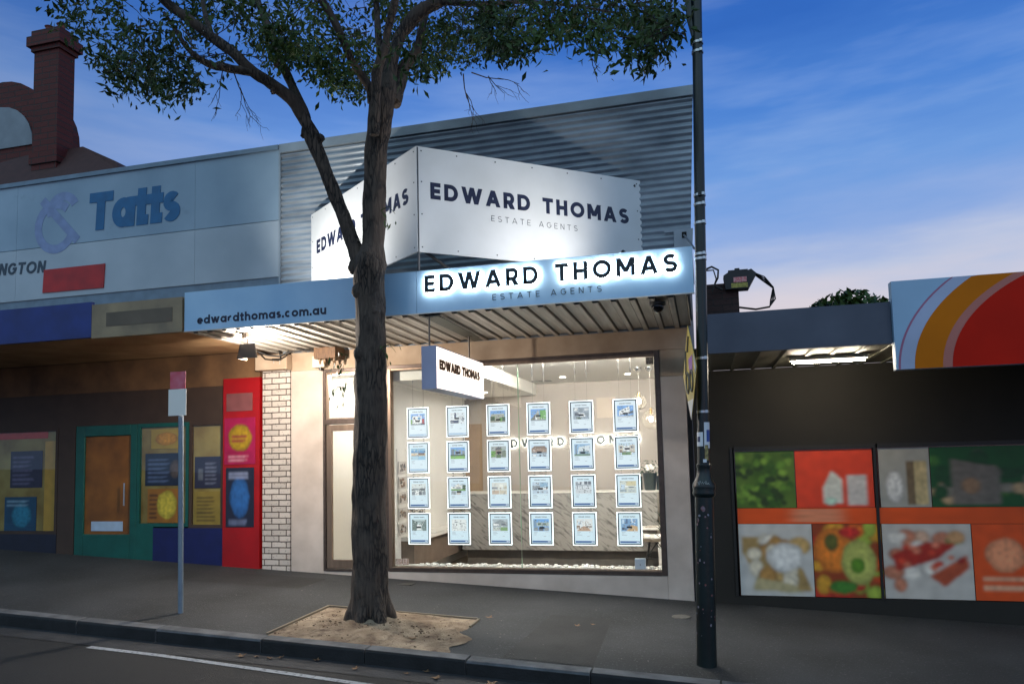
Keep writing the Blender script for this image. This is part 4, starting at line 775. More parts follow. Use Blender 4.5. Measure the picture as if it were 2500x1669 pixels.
# ------------------------------------------------------------------ street tree
TRUNK = [(1.83, -2.3, -0.29, 0.284), (1.82, -2.3, -0.2, 0.241), (1.81, -2.3, -0.06, 0.217), (1.82, -2.3, 0.16, 0.208), (1.83, -2.3, 0.41, 0.201), (1.82, -2.3, 0.78, 0.202), (1.82, -2.3, 1.11, 0.197), (1.83, -2.3, 1.44, 0.193), (1.84, -2.3, 1.83, 0.194), (1.86, -2.3, 2.3, 0.185), (1.86, -2.3, 2.8, 0.181), (1.86, -2.3, 3.21, 0.169), (1.85, -2.3, 3.54, 0.185), (1.87, -2.32, 3.76, 0.2), (1.9, -2.3, 3.97, 0.13), (1.92, -2.3, 4.37, 0.138), (1.93, -2.3, 4.78, 0.131), (1.96, -2.3, 5.12, 0.132), (2.02, -2.3, 5.52, 0.147), (2.05, -2.28, 5.71, 0.142)]
LIMBS = [
   [(1.77, -2.32, 3.73, 0.11), (1.69, -2.33, 3.94, 0.086), (1.61, -2.36, 4.2, 0.079), (1.51, -2.4, 4.49, 0.077), (1.41, -2.44, 4.78, 0.072), (1.31, -2.48, 5.07, 0.078), (1.25, -2.5, 5.23, 0.088), (1.21, -2.52, 5.35, 0.073), (1.14, -2.54, 5.48, 0.07), (1.05, -2.6, 5.64, 0.068), (0.85, -2.7, 5.81, 0.063), (0.69, -2.78, 5.92, 0.063), (0.5, -2.88, 6.12, 0.056), (0.28, -2.95, 6.3, 0.056), (0.09, -3.05, 6.46, 0.054), (-0.11, -3.15, 6.62, 0.051), (-0.29, -3.3, 6.82, 0.043), (-0.58, -3.4, 7.14, 0.028)] ,
   [(1.2, -2.52, 5.43, 0.052), (1.15, -2.5, 5.55, 0.05), (0.94, -2.42, 5.93, 0.048), (0.85, -2.4, 6.12, 0.052), (0.77, -2.36, 6.27, 0.047), (0.59, -2.25, 6.68, 0.042), (0.48, -2.2, 6.88, 0.04), (0.31, -2.1, 7.19, 0.038), (0.11, -2.0, 7.68, 0.033), (-0.08, -1.9, 8.28, 0.018)] ,
   [(0.72, -2.78, 5.9, 0.047), (0.6, -2.84, 5.92, 0.047), (0.51, -2.9, 5.92, 0.045), (0.46, -3.0, 5.9, 0.045), (0.38, -3.05, 5.9, 0.042), (0.3, -3.2, 5.92, 0.034), (0.22, -3.3, 6.01, 0.026), (0.17, -3.4, 6.14, 0.021), (0.1, -3.5, 6.3, 0.015)] ,
   [(0.28, -2.95, 6.3, 0.032), (0.19, -2.9, 6.5, 0.03), (0.11, -2.85, 6.65, 0.027), (0.03, -2.8, 6.88, 0.025), (-0.13, -2.7, 7.32, 0.014)] ,
   [(1.93, -2.32, 5.6, 0.071), (1.91, -2.36, 5.75, 0.051), (1.83, -2.45, 5.89, 0.046), (1.77, -2.55, 6.02, 0.043), (1.7, -2.7, 6.27, 0.043), (1.62, -2.8, 6.47, 0.043), (1.57, -2.9, 6.58, 0.037), (1.44, -3.0, 6.86, 0.023)] ,
   [(2.02, -2.5, 5.13, 0.054), (2.04, -2.52, 5.31, 0.057), (2.07, -2.55, 5.57, 0.054), (2.09, -2.58, 5.78, 0.057), (2.15, -2.6, 5.93, 0.052), (2.22, -2.62, 6.06, 0.044), (2.26, -2.66, 6.2, 0.041), (2.38, -2.75, 6.41, 0.043), (2.48, -2.85, 6.62, 0.036), (2.66, -3.0, 6.84, 0.018)] ,
   [(2.08, -2.25, 5.69, 0.102), (2.07, -2.2, 5.91, 0.087), (2.07, -2.15, 6.14, 0.083), (2.12, -2.1, 6.35, 0.073), (2.17, -2.05, 6.53, 0.073), (2.35, -2.0, 6.76, 0.083), (2.49, -1.95, 6.87, 0.07), (2.65, -1.9, 6.95, 0.062), (2.9, -1.8, 7.16, 0.047), (3.28, -1.7, 7.46, 0.026)] ,
   [(2.12, -2.2, 5.63, 0.087), (2.14, -2.1, 5.85, 0.077), (2.15, -1.98, 6.12, 0.073), (2.22, -1.92, 6.28, 0.068), (2.29, -1.86, 6.41, 0.063), (2.3, -1.8, 6.56, 0.053), (2.31, -1.7, 6.85, 0.046), (2.36, -1.6, 7.19, 0.041), (2.44, -1.5, 7.61, 0.025)] ,
   [(1.95, -2.1, 5.95, 0.042), (1.87, -2.0, 6.32, 0.043), (1.83, -1.95, 6.61, 0.04), (1.76, -1.85, 7.09, 0.038), (1.7, -1.8, 7.5, 0.025)] ,
   [(2.62, -1.9, 6.93, 0.042), (3.21, -2.2, 6.61, 0.027), (3.77, -2.4, 6.41, 0.021), (4.27, -2.5, 6.21, 0.015), (4.7, -2.6, 6.0, 0.01)] ,
]
CLUMPS = [(-2.76, -2.81, 7.27, 0.32), (-2.49, -2.69, 7.33, 0.28), (-0.89, -3.77, 6.35, 0.23), (-1.98, -2.23, 7.37, 0.36), (-0.71, -3.43, 6.03, 0.22), (-1.01, -2.96, 6.18, 0.2), (-0.87, -2.95, 6.53, 0.37), (-0.11, -3.6, 5.65, 0.22), (-1.22, -2.16, 6.8, 0.37), (-0.96, -2.42, 6.23, 0.14), (0.4, -3.77, 5.8, 0.31), (-0.46, -2.72, 5.87, 0.16), (0.56, -3.84, 5.47, 0.2), (-0.09, -2.95, 5.78, 0.1), (-0.69, -2.14, 7.13, 0.4), (-0.5, -2.06, 6.8, 0.26), (-0.26, -2.3, 7.13, 0.32), (0.2, -2.42, 6.92, 0.25), (-0.45, -0.9, 8.01, 0.37), (-0.26, -1.08, 7.52, 0.25), (1.06, -3.5, 6.21, 0.26), (1.43, -3.38, 6.07, 0.31), (1.43, -3.13, 5.98, 0.29), (0.19, -0.81, 7.88, 0.43), (1.25, -2.45, 6.14, 0.28), (0.74, -1.86, 6.7, 0.28), (1.17, -2.87, 6.08, 0.16), (1.35, -2.23, 6.66, 0.35), (1.55, -2.6, 5.95, 0.25), (1.72, -2.71, 6.07, 0.32), (1.45, -1.99, 6.13, 0.17), (1.28, -1.99, 6.1, 0.11), (1.15, -1.0, 7.41, 0.4), (1.42, -1.69, 6.51, 0.3), (1.17, -0.92, 6.71, 0.16), (0.65, -1.15, 7.72, 0.41), (1.35, -0.73, 7.66, 0.41), (2.07, -1.72, 6.5, 0.24), (2.86, -3.29, 5.38, 0.16), (2.16, -1.13, 6.63, 0.14), (2.02, -0.81, 7.18, 0.36), (2.21, -1.0, 6.93, 0.29), (2.8, -2.04, 6.52, 0.34), (2.65, -1.59, 6.53, 0.18), (3.4, -3.15, 5.82, 0.24), (2.81, -1.22, 6.82, 0.17), (3.27, -2.02, 6.65, 0.28), (3.56, -2.92, 5.83, 0.2), (3.78, -3.6, 5.44, 0.18), (3.3, -1.15, 6.74, 0.15), (3.27, -0.73, 7.31, 0.32), (3.96, -3.53, 5.25, 0.07), (3.57, -1.32, 6.74, 0.21), (3.93, -2.53, 6.23, 0.26), (4.17, -3.33, 5.53, 0.16), (4.22, -2.89, 5.95, 0.24), (4.02, -1.42, 6.66, 0.19), (4.24, -1.09, 7.04, 0.27), (4.5, -3.66, 5.24, 0.11), (4.49, -1.89, 6.33, 0.17), (4.71, -3.66, 5.14, 0.09), (4.56, -1.57, 6.69, 0.26), (4.85, -2.77, 5.89, 0.22), (4.76, -1.07, 6.68, 0.15), (4.84, -0.76, 6.67, 0.13), (5.03, -2.23, 6.16, 0.21), (5.0, -0.7, 6.79, 0.17), (5.18, -2.84, 5.64, 0.1), (5.1, -3.56, 5.02, 0.07), (5.13, -1.94, 6.31, 0.14), (5.26, -3.7, 5.18, 0.06), (1.16, -3.19, 5.92, 0.11), (0.85, -2.54, 6.21, 0.09), (-0.22, -3.59, 5.51, 0.07), (5.05, -3.67, 4.93, 0.04)]
tree = thing('street_tree', 'dark barked street tree forking in front of the shop, growing from sandy pit', 'tree', (1.83, -2.3, -.2))
def barkmat(name, c, c2):
    m = bpy.data.materials.new(name); m.use_nodes = True; t = m.node_tree; n = t.nodes; l = t.links; b = n['Principled BSDF']; b.inputs['Roughness'].default_value = .88
    tcn = n.new('ShaderNodeTexCoord'); mp_ = n.new('ShaderNodeMapping'); mp_.inputs['Scale'].default_value = (1, 1, .16); l.new(tcn.outputs['Object'], mp_.inputs[0])
    vo = n.new('ShaderNodeTexVoronoi'); vo.feature = 'DISTANCE_TO_EDGE'; vo.inputs['Scale'].default_value = 26
    no = n.new('ShaderNodeTexNoise'); no.inputs['Scale'].default_value = 34; no.inputs['Detail'].default_value = 8; l.new(mp_.outputs[0], no.inputs['Vector'])
    vm = n.new('ShaderNodeVectorMath'); vm.operation = 'MULTIPLY_ADD'; l.new(no.outputs['Color'], vm.inputs[0]); vm.inputs[1].default_value = (.05, .05, .05); l.new(mp_.outputs[0], vm.inputs[2]); l.new(vm.outputs[0], vo.inputs['Vector'])
    big = n.new('ShaderNodeTexNoise'); big.inputs['Scale'].default_value = 3.2; big.inputs['Detail'].default_value = 4; l.new(tcn.outputs['Object'], big.inputs['Vector'])
    cr_ = n.new('ShaderNodeMapRange'); cr_.inputs[1].default_value = 0; cr_.inputs[2].default_value = .16; l.new(vo.outputs['Distance'], cr_.inputs[0])
    mk = n.new('ShaderNodeMapRange'); mk.inputs[1].default_value = .42; mk.inputs[2].default_value = .6; mk.inputs[3].default_value = .15; l.new(big.outputs['Fac'], mk.inputs[0])
    mx_ = n.new('ShaderNodeMath'); mx_.operation = 'MAXIMUM'; l.new(cr_.outputs[0], mx_.inputs[0]); 
    iv = n.new('ShaderNodeMath'); iv.operation = 'SUBTRACT'; iv.inputs[0].default_value = 1; l.new(mk.outputs[0], iv.inputs[1]); l.new(iv.outputs[0], mx_.inputs[1])
    mi = n.new('ShaderNodeMix'); mi.data_type = 'RGBA'; l.new(no.outputs['Fac'], mi.inputs[0]); mi.inputs[6].default_value = (*lin(c2), 1); mi.inputs[7].default_value = (*lin(c), 1)
    m2 = n.new('ShaderNodeMix'); m2.data_type = 'RGBA'; l.new(mx_.outputs[0], m2.inputs[0]); m2.inputs[6].default_value = (*[x*.35 for x in lin(c2)], 1); l.new(mi.outputs[2], m2.inputs[7])
    l.new(m2.outputs[2], b.inputs['Base Color'])
    hs_ = n.new('ShaderNodeMath'); hs_.operation = 'MULTIPLY_ADD'; l.new(no.outputs['Fac'], hs_.inputs[0]); hs_.inputs[1].default_value = .5; l.new(mx_.outputs[0], hs_.inputs[2])
    bu = n.new('ShaderNodeBump'); bu.inputs['Strength'].default_value = .9; bu.inputs['Distance'].default_value = .02; l.new(hs_.outputs[0], bu.inputs['Height']); l.new(bu.outputs[0], b.inputs['Normal'])
    return m
bark = barkmat('rough_bark', (100, 85, 74), (36, 29, 25))
def smooth_path(pts, k=4):
    out = []
    P_ = [Vector(p[:3]) for p in pts]; rs = [p[3] for p in pts]; n = len(P_)
    for i in range(n-1):
        a, b, c, d = P_[max(i-1, 0)], P_[i], P_[i+1], P_[min(i+2, n-1)]
        for j in range(k):
            t = j/k; q = .5*((2*b)+(c-a)*t+(2*a-5*b+4*c-d)*t*t+(3*b-a-3*c+d)*t**3); out.append((q, rs[i]+(rs[i+1]-rs[i])*t))
    out.append((P_[-1], rs[-1])); return out
def limb(pts, n, amp=.06, k=4):
    m = MB(); sp = smooth_path(pts, k)
    m.tube([p for p, _ in sp], [r for _, r in sp], n, jit=lambda q, an: 1+amp*2*mnoise.noise((q.x*9, q.y*9, q.z*3.5))+amp*mnoise.noise((q.x*30, q.y*30, q.z*6)))
    return m
tp = [(x, y, z, r*.93) for x, y, z, r in TRUNK]
m = limb([(tp[0][0], tp[0][1], tp[0][2]-.15, tp[0][3]*1.1)]+tp, 40, .07, 8)
for a0, ln in ((3.6, .30), (4.6, .26), (5.6, .30), (.5, .28), (1.7, .25), (2.7, .28)):      # root flare
    c = Vector((1.835, -2.3, 0)); d = Vector((math.cos(a0), math.sin(a0), 0)); pts = []
    for f, h, r_ in ((.35, .42, .09), (.55, .22, .085), (.8, .08, .075), (1.05, -.03, .05), (1.3, -.12, .03)): q = c+d*ln*f*.86; pts.append((q.x, q.y, gz(q.x, q.y)+h, r_))
    sp = smooth_path(pts, 4); m.tube([p for p, _ in sp], [r for _, r in sp], 12, jit=lambda q, an: 1+.12*mnoise.noise((q.x*9, q.y*9, q.z*4)))
for (x, y, z, r_) in ((1.70, -2.41, 3.70, .05), (1.95, -2.41, 3.20, .04), (1.76, -2.44, 3.42, .05), (1.78, -2.45, 2.72, .05), (1.83, -2.46, 1.15, .04)): m.ball((x, y, z), r_*1.1, .035, r_*1.6, 12, 9, wob=.25)     # scars and burrs
m.build('trunk', bark, tree, smooth=True)
for k, pts in enumerate(LIMBS): limb(pts, 18 if k < 6 else 12, .07, 5).build('branch', bark, tree, smooth=True)
m = MB()
for (x, y, z, r_) in ((LIMBS[0][6][0]-.07, LIMBS[0][6][1], LIMBS[0][6][2]+.05, .06), (LIMBS[0][6][0]+.10, LIMBS[0][6][1], LIMBS[0][6][2]-.05, .05), (LIMBS[0][10][0]+.05, LIMBS[0][10][1]-.02, LIMBS[0][10][2]-.11, .035), (LIMBS[1][4][0]-.05, LIMBS[1][4][1], LIMBS[1][4][2]-.02, .05), (LIMBS[0][2][0]+.1, LIMBS[0][2][1], LIMBS[0][2][2]-.2, .045)): m.ball((x, y, z), r_, r_, r_*1.2, 9, 6, wob=.6)
m.build('branch_stubs', bark, tree, smooth=True)
# crown: leaf by leaf
leaf = pmat('tree_leaf', (68, 92, 36), .5, scale=.8, c2=(26, 42, 14), lo=.3, hi=.7, spec=.3)
lr = random.Random(11); m = MB(); tw = MB()
cl = [c for c in CLUMPS if c[0] > -2.2]
for k in range(70):
    a = lr.uniform(0, 6.3); d = lr.uniform(.6, 3.4); z = lr.uniform(7.4, 10.2)-.12*d*d*.4
    q_ = (1.6+d*math.cos(a)*1.05, -2.3+d*math.sin(a)*.75, z, lr.uniform(.4, .7))
    if q_[0] > -.7: cl.append(q_)
for (x, y, z, r_) in cl:
    c = Vector((x, y, z)); nl = int(110+820*r_*r_) if z < 7.8 else 60
    for i in range(3):
        e = c+Vector((lr.uniform(-1, 1), lr.uniform(-1, 1), lr.uniform(-.8, .4)))*r_*.9; s_ = c+Vector((lr.uniform(-.3, .3), lr.uniform(-.3, .3), r_*.9)); mid = (e+s_)/2+Vector((lr.uniform(-.1, .1), lr.uniform(-.1, .1), .05))
        tw.tube([s_, mid, e], [.007, .005, .0025], 4)
    sub = [c+Vector((lr.gauss(0, .42), lr.gauss(0, .42), lr.gauss(0, .36)))*r_ for _ in range(max(3, int(5+10*r_)))]
    for i in range(nl):
        s_ = sub[lr.randrange(len(sub))]; p = s_+Vector((lr.gauss(0, 1), lr.gauss(0, 1), lr.gauss(0, .8)))*.095
        d = Vector((lr.uniform(-1, 1), lr.uniform(-1, 1), lr.uniform(-1.5, .25))).normalized(); w_ = d.cross(Vector((lr.uniform(-1, 1), lr.uniform(-1, 1), lr.uniform(-1, 1)))).normalized(); ln = lr.uniform(.06, .12); wd = ln*.19
        nrm = d.cross(w_)*ln*.08; m.face([p, p+d*ln*.5+w_*wd+nrm, p+d*ln, p+d*ln*.5-w_*wd+nrm])
m.build('crown', leaf, tree)
def bare(p, d, ln, k, r_):      # leafless twigs hanging below the crown
    q = p+d*ln; tw.tube([p, (p+q)/2+Vector((lr.uniform(-.02, .02), 0, lr.uniform(-.02, .02))), q], [r_, r_*.8, r_*.55], 4, caps=False)
    if k:
        for _ in range(2 if k < 3 else 3): bare(p+(q-p)*lr.uniform(.5, 1), (d+Vector((lr.uniform(-.8, .8), lr.uniform(-.5, .5), lr.uniform(-.5, .3)))).normalized(), ln*lr.uniform(.55, .8), k-1, r_*.65)
L0, L2 = LIMBS[0], LIMBS[2]
for (p, d, ln, k) in ((Vector(L0[12][:3]), (.3, 0, -.1), .35, 3), (Vector(L0[13][:3]), (.5, 0, .2), .3, 3), (Vector(L2[2][:3]), (.25, 0, -.6), .42, 3), (Vector(L2[3][:3]), (-.1, 0, -.7), .35, 2), (Vector(L0[12][:3]), (-.8, 0, .05), .3, 3), (Vector((2.9, -2, 5.95)), (.1, 0, -.8), .3, 3), (Vector((3.0, -2, 5.95)), (.8, 0, -.3), .4, 3), (Vector((4.4, -2.2, 5.95)), (.05, 0, -.8), .22, 2)): bare(p, Vector(d).normalized(), ln, k, .008)
tw.build('twigs', bark, tree)
m = MB()     # shoots growing straight from the trunk
for (x, y, z, sx, n_) in ((1.64, -2.42, 2.72, -1, 16), (1.62, -2.42, 2.35, -1, 14), (2.04, -2.42, 2.78, 1, 5), (2.06, -2.44, 4.30, 1, 8)):
    p = Vector((x, y, z))
    for i in range(n_):
        c = p+Vector((sx*lr.uniform(.0, .2), lr.uniform(-.08, .04), lr.uniform(-.2, .1))); d = Vector((lr.uniform(-.6, .6), lr.uniform(-.4, .3), -1)).normalized(); w_ = d.cross(Vector((lr.uniform(-1, 1), lr.uniform(-1, 1), .3))).normalized(); ln = lr.uniform(.05, .09); m.face([c, c+d*ln*.5+w_*ln*.17, c+d*ln, c+d*ln*.5-w_*ln*.17])
    m.tube([p, p+Vector((sx*.1, 0, .03)), p+Vector((sx*.17, 0, -.06))], [.005, .004, .002], 4); m.tube([p, p+Vector((sx*.06, 0, -.08)), p+Vector((sx*.08, 0, -.2))], [.004, .003, .002], 4)
m.build('trunk_shoots', leaf, tree)

# ------------------------------------------------------------------ lamp post with its street sign
green = pmat('dark_green_paint', (14, 31, 31), .35, scale=3, c2=(9, 18, 19), bump=.15, bscale=30, grime=(18, (50, 54, 56), .7, .8))
lp = thing('lamp_post', 'dark green fluted base lamp post at the kerb right of the shop', 'lamp post', (5.337, -2.67, -.38))
PX = lambda z: 5.342+.0278*z
m = MB(); zs = [(-.45, .095), (-.3, .09), (1.15, .083), (1.17, .10), (1.19, .104), (1.21, .098), (1.24, .106), (1.27, .103), (1.31, .08), (1.36, .066), (1.41, .060), (1.43, .066), (1.45, .066), (1.46, .057)]
m.tube([(PX(z), -2.67, z) for z, r_ in zs], [r_ for z, r_ in zs], 24); m.build('base', green, lp, smooth=True)
m = MB(); m.tube([(PX(z), -2.67, z) for z in (1.46, 3, 5, 8.2)], [.055, .052, .049, .045], 20); m.build('shaft', green, lp, smooth=True)
band = pmat('steel_band', (190, 194, 198), .3, metal=.9, var=.08)
for z in (5.5, 5.41, 4.0, 3.91, 3.73, 3.43, 3.385, 2.44, 1.94):
    m = MB(); m.tube([(PX(z), -2.67, z-.011), (PX(z), -2.67, z+.011)], .0565, 20); m.box(PX(z)+.02, -2.735, z-.013, PX(z)+.045, -2.715, z+.013); m.build('band', band, lp)
m = MB(); m.tube([(PX(5.9)-.05, -2.70, 5.55), (PX(5.9)-.075, -2.70, 5.75), (PX(5.9)-.075, -2.70, 6.1)], [.012, .03, .03], 8); m.box(PX(4.2)-.02, -2.745, 3.98, PX(4.2)+.012, -2.715, 4.3); m.build('cover_strap', green, lp)
def wrap(z0, z1, a0, a1, mat, name, rr=.0575, col=None):
    m = MB(); 
    for i in range(6):
        a, b = math.radians(a0+(a1-a0)*i/6), math.radians(a0+(a1-a0)*(i+1)/6)
        m.face([(PX(z)+rr*math.cos(t), -2.67+rr*math.sin(t), z) for t, z in ((a, z0), (b, z0), (b, z1), (a, z1))])
    return m.build(name, mat, lp)
wrap(1.60, 1.84, -82, -8, pmat('white_sticker', (214, 218, 224), .5, var=.03), 'sticker'); wrap(1.66, 1.77, -60, -8, pmat('blue_patch', (50, 84, 160), .5), 'sticker', .0582)
wrap(1.62, 1.75, 188, 268, pmat('white_sticker', (214, 218, 224), .5, var=.03), 'sticker'); wrap(1.66, 1.71, 205, 240, pmat('frame_ink', (40, 56, 96), .5), 'sticker', .0582)
wrap(1.46+.03, 1.63, -78, -42, pmat('tan_label', (176, 156, 96), .5, scale=40, c2=(110, 96, 60)), 'sticker', .0584); wrap(1.47, 1.50, -95, -62, pmat('white_sticker', (214, 218, 224), .5, var=.03), 'sticker', .0588)
m = MB(); zc = 1.285; w_ = [(-.05, .01), (-.04, -.02), (-.03, .018), (-.02, -.01), (-.01, .01), (0, -.01), (.008, .008), (.016, -.012), (.022, .02), (.026, -.012), (.034, -.012), (.04, .0), (.05, -.014)]
pts = []
for a, b in w_: t = math.radians(-92)+a/.105; pts.append((PX(zc)+.108*math.cos(t), -2.67+.108*math.sin(t), zc+b))
m.tube(pts, .003, 5); m.build('scribble', pmat('chalk_paint', (196, 200, 200), .6), lp)
rr = random.Random(4); m = MB()
for k in range(34):
    t = math.radians(rr.uniform(200, 330)); z = rr.uniform(-.1, 1.12); s = rr.uniform(.004, .012) if k else .026; z = 1.05 if k == 0 else z; t = math.radians(262) if k == 0 else t; c = Vector((PX(z)+.0905*math.cos(t), -2.67+.0905*math.sin(t), z)); u_ = Vector((-math.sin(t), math.cos(t), 0))
    m.face([c+u_*s*math.cos(q)*rr.uniform(.7, 1)+Vector((0, 0, s*math.sin(q)*rr.uniform(.7, 1.2))) for q in [i*.785 for i in range(8)]])
m.build('paint_flecks', pmat('fleck', (130, 140, 156), .6, scale=20, c2=(120, 60, 54)), lp)
# yellow diamond sign strapped to the post
ys = thing('diamond_sign', 'yellow diamond warning sign strapped to the lamp post, seen nearly edge on', 'street sign', (5.30, -2.7, 1.86))
hdir = Vector((.158, -.987, 0)); nrm = Vector((hdir.y, -hdir.x, 0)); 
if nrm.dot(CAM-Vector((5.3, -2.7, 2.3))) < 0: nrm = -nrm
cen = Vector((5.29, -2.70, 2.31)); H_ = .445
def dpt(a, b, off=0): return cen+hdir*a*H_+Vector((-.0, 0, b*H_))+nrm*off
m = MB(); m.prism([dpt(-1, 0), dpt(0, -1), dpt(1, 0), dpt(0, 1)], -nrm*.004); m.build('plate', pmat('sign_yellow', (216, 186, 84), .4, scale=6, c2=(190, 168, 90)), ys)
m = MB(); m.face([dpt(-.42, -.58, .002), dpt(0, -1, .002), dpt(.42, -.58, .002)]); m.face([dpt(.98, .02, .002), dpt(.98, -.02, .002), dpt(.78, -.1, .002), dpt(.62, .3, .002), dpt(.68, .32, .002)]); m.build('white_corner', white_m, ys)
m = MB()
for a in (-.25, .3): m.tube([dpt(a+.2*math.cos(q), -.2+.22*math.sin(q), .004) for q in [i*.4 for i in range(17)]], .011, 5)
m.tube([dpt(.1, .75, .004), dpt(-.1, .45, .004)], .012, 5); m.tube([dpt(-.35, .5, .004), dpt(-.45, .0, .004)], .012, 5); m.build('black_symbol', pmat('sign_grey', (112, 108, 96), .6), ys)
m = MB(); m.face([dpt(.5, .32, .003), dpt(-.05, .28, .003), dpt(.05, -.02, .003), dpt(.45, -.08, .003)]); m.build('purple_sticker', pmat('purple', (168, 110, 190), .5), ys)

# ------------------------------------------------------------------ parking sign
ps = thing('parking_sign', 'slim grey post with small red and white parking sign left of the tree', 'parking sign', (-.33, -2.6, -.1))
m = MB(); m.tube([(-.33, -2.6, -.2), (-.36, -2.6, 2.62)], .028, 12); m.build('post', pmat('galv_post', (132, 146, 160), .5, metal=.4, var=.1), ps, smooth=True)
B((-.49, -2.642, 2.12, -.255, -2.638, 2.42)).build('white_plate', white_m, ps); B((-.47, -2.642, 2.424, -.265, -2.638, 2.62)).build('red_plate', pmat('sign_red', (196, 60, 74), .5, scale=8, c2=(206, 110, 126)), ps)

# ------------------------------------------------------------------ newsagent next door on the left
na = thing('newsagent_shop', 'newsagent shop left of the agency with pale panelled front and coloured shop windows', 'shop building', (-4, 0, .1))
npan = pmat('pale_blue_cladding', (150, 172, 190), .45, scale=.7, c2=(124, 148, 168), grime=(1.6, (104, 124, 138), .62, .85))
m = B(*[(a, -.02, 5.235, b, .1, 6.33) for a, b in ((-9.5, -5.704), (-5.7, -2.204), (-2.2, -.72))]); up_ = m.build('upper_sign_panel', npan, na)
m = B(*[(a, -.02, 4.36, b, .1, 5.225) for a, b in ((-9.5, -5.704), (-5.7, -2.204), (-2.2, -.72))]); lo_ = m.build('lower_sign_panel', pmat('white_cladding', (176, 188, 198), .45, scale=.7, c2=(150, 164, 176), grime=(1.6, (118, 130, 140), .62, .85)), na)
m = MB(); m.box(-9.5, -.05, 6.33, -.717, .12, 6.40); m.box(-9.5, .0, 3.6, -.72, .1, 4.36); m.build('parapet_trim', pmat('steel_blue_trim', (116, 136, 154), .5, metal=.2), na)
text('Tatts', (-4.24, -.022, 5.41), (1, 0, 0), (0, 0, 1), (0, -1, 0), .63, 1.76, .26, .006, slant=.05).build('blue_lettering', pmat('sign_blue', (8, 98, 150), .5), up_)
GL['@'] = (.95, [P(*arc(.45, .42, .42, .42, 50, 345, 26)), P((.12, .95), (.98, .12)), P(*arc(.62, .72, .3, .26, 20, 200, 12))])
text('@', (-5.35, -.021, 5.1), (1, 0, 0), (0, 0, 1), (0, -1, 0), 1.05, None, .14, .003).build('lavender_emblem', pmat('lavender', (134, 152, 192), .6), up_)
text('NGTON', (-6.06, -.022, 4.83), (1, 0, -.03), (0, 0, 1), (0, -1, 0), .2, .96, .2, .006, slant=.16).build('grey_lettering', pmat('slate_letters', (60, 76, 92), .6), lo_)
m = MB(); m.prism([(-5.12, -.021, 4.455), (-3.9, -.021, 4.445), (-3.88, -.021, 4.84), (-5.10, -.021, 4.84)], (0, -.015, 0)); m.build('red_badge', pmat('badge_red', (186, 30, 30), .5, scale=3, c2=(150, 20, 24)), lo_)
naw = MB(); naw.box(-9.5, AY-.02, 3.235, -2.235, AY+.03, 3.70); nf = naw.build('blue_fascia', pmat('royal_blue_board', (30, 52, 128), .5, scale=2.5, c2=(22, 38, 100)), na)
B((-2.23, AY-.02, 3.22, -.86, AY+.03, 3.66)).build('tan_fascia', pmat('tan_board', (168, 146, 112), .6, scale=2, c2=(120, 104, 84)), na)
B((-2.0, AY-.024, 3.36, -1.0, AY-.0205, 3.54)).build('faded_board', pmat('faded_brown', (110, 96, 80), .7, scale=3), nf)
m = MB(); m.box(-9.5, AY+.03, 3.24, -.86, -.05, 3.29); m.prism([(-9.5, AY+.03, 3.66), (-9.5, -.02, 3.85), (-9.5, -.02, 3.81), (-9.5, AY+.03, 3.62)], (8.6, 0, 0)); m.build('awning', pmat('tan_soffit', (196, 160, 118), .7, scale=2, c2=(160, 124, 86)), na)
dkb = pmat('dark_brown_timber', (66, 50, 40), .7, scale=4); teal = pmat('teal_paint', (8, 86, 76), .5, scale=4); redp = pmat('red_paint', (160, 8, 14), .45, scale=3); nvp = pmat('navy_paint', (16, 26, 84), .5)
B((-9.5, .0, 2.75, -1.05, .12, 3.24)).build('shop_beam', pmat('ochre_render', (120, 88, 58), .8, scale=2, c2=(76, 54, 36)), na); B((-9.5, .01, 2.22, -1.67, .1, 2.75)).build('transom_board', dkb, na)
B((-1.66, -.03, -.1, -1.035, .1, 2.85)).build('red_pier', redp, na)
B((-2.92, .0, -.1, -1.67, .1, .6), ).build('navy_base', nvp, na); B((-3.24, .0, -.1, -2.92, .1, .62)).build('teal_base', teal, na); B((-4.75, .0, -.1, -4.42, .1, 2.22)).build('timber_pier', dkb, na); B((-9.5, .0, -.1, -4.76, .1, .5)).build('dark_base', pmat('dark_navy', (24, 28, 48), .6), na)
m = MB(); m.box(-4.41, .0, .0, -4.24, .08, 2.22); m.box(-3.36, .0, .0, -3.24, .08, 2.22); m.box(-4.24, .0, .0, -3.36, .08, .5); m.box(-4.24, .0, 2.05, -3.36, .08, 2.22); dr = m.build('teal_door', teal, na, bevel=.01)
B((-4.24, .03, .5, -3.36, .05, 2.05)).build('door_panel', pmat('orange_blind', (150, 92, 30), .6, scale=2.2, c2=(110, 64, 18)), dr); m = MB(); m.tube([(-3.42, -.05, .95), (-3.42, -.05, 1.3)], .012, 8); m.build('handle', band, dr)
cream = pmat('cream_backing', (172, 152, 88), .6, scale=2, c2=(130, 102, 48))
for (a, b, z0) in ((-3.23, -2.29, .62), (-2.28, -1.67, .6), (-9.5, -4.76, .5)):
    B((a, .04, z0, b, .06, 2.22)).build('window_backing', cream, na); B((a+.05, .012, z0+.05, b-.05, .018, 2.16)).build('pane', MATS['window_glass'], na); m = MB(); m.box(a, .0, z0, a+.05, .08, 2.22); m.box(b-.05, .0, z0, b, .08, 2.22); m.box(a+.05, .0, 2.16, b-.05, .08, 2.22); m.box(a+.05, .0, z0, b-.05, .08, z0+.05); m.build('window_frame', teal if a == -3.23 else dkb, na)
B((-9.5, .12, -.3, -.75, .2, 6.3)).build('rear_wall', dkb, na)
PRINT = pmat('printed_sheet', (255, 255, 255), .5, var=.02, attr=True)
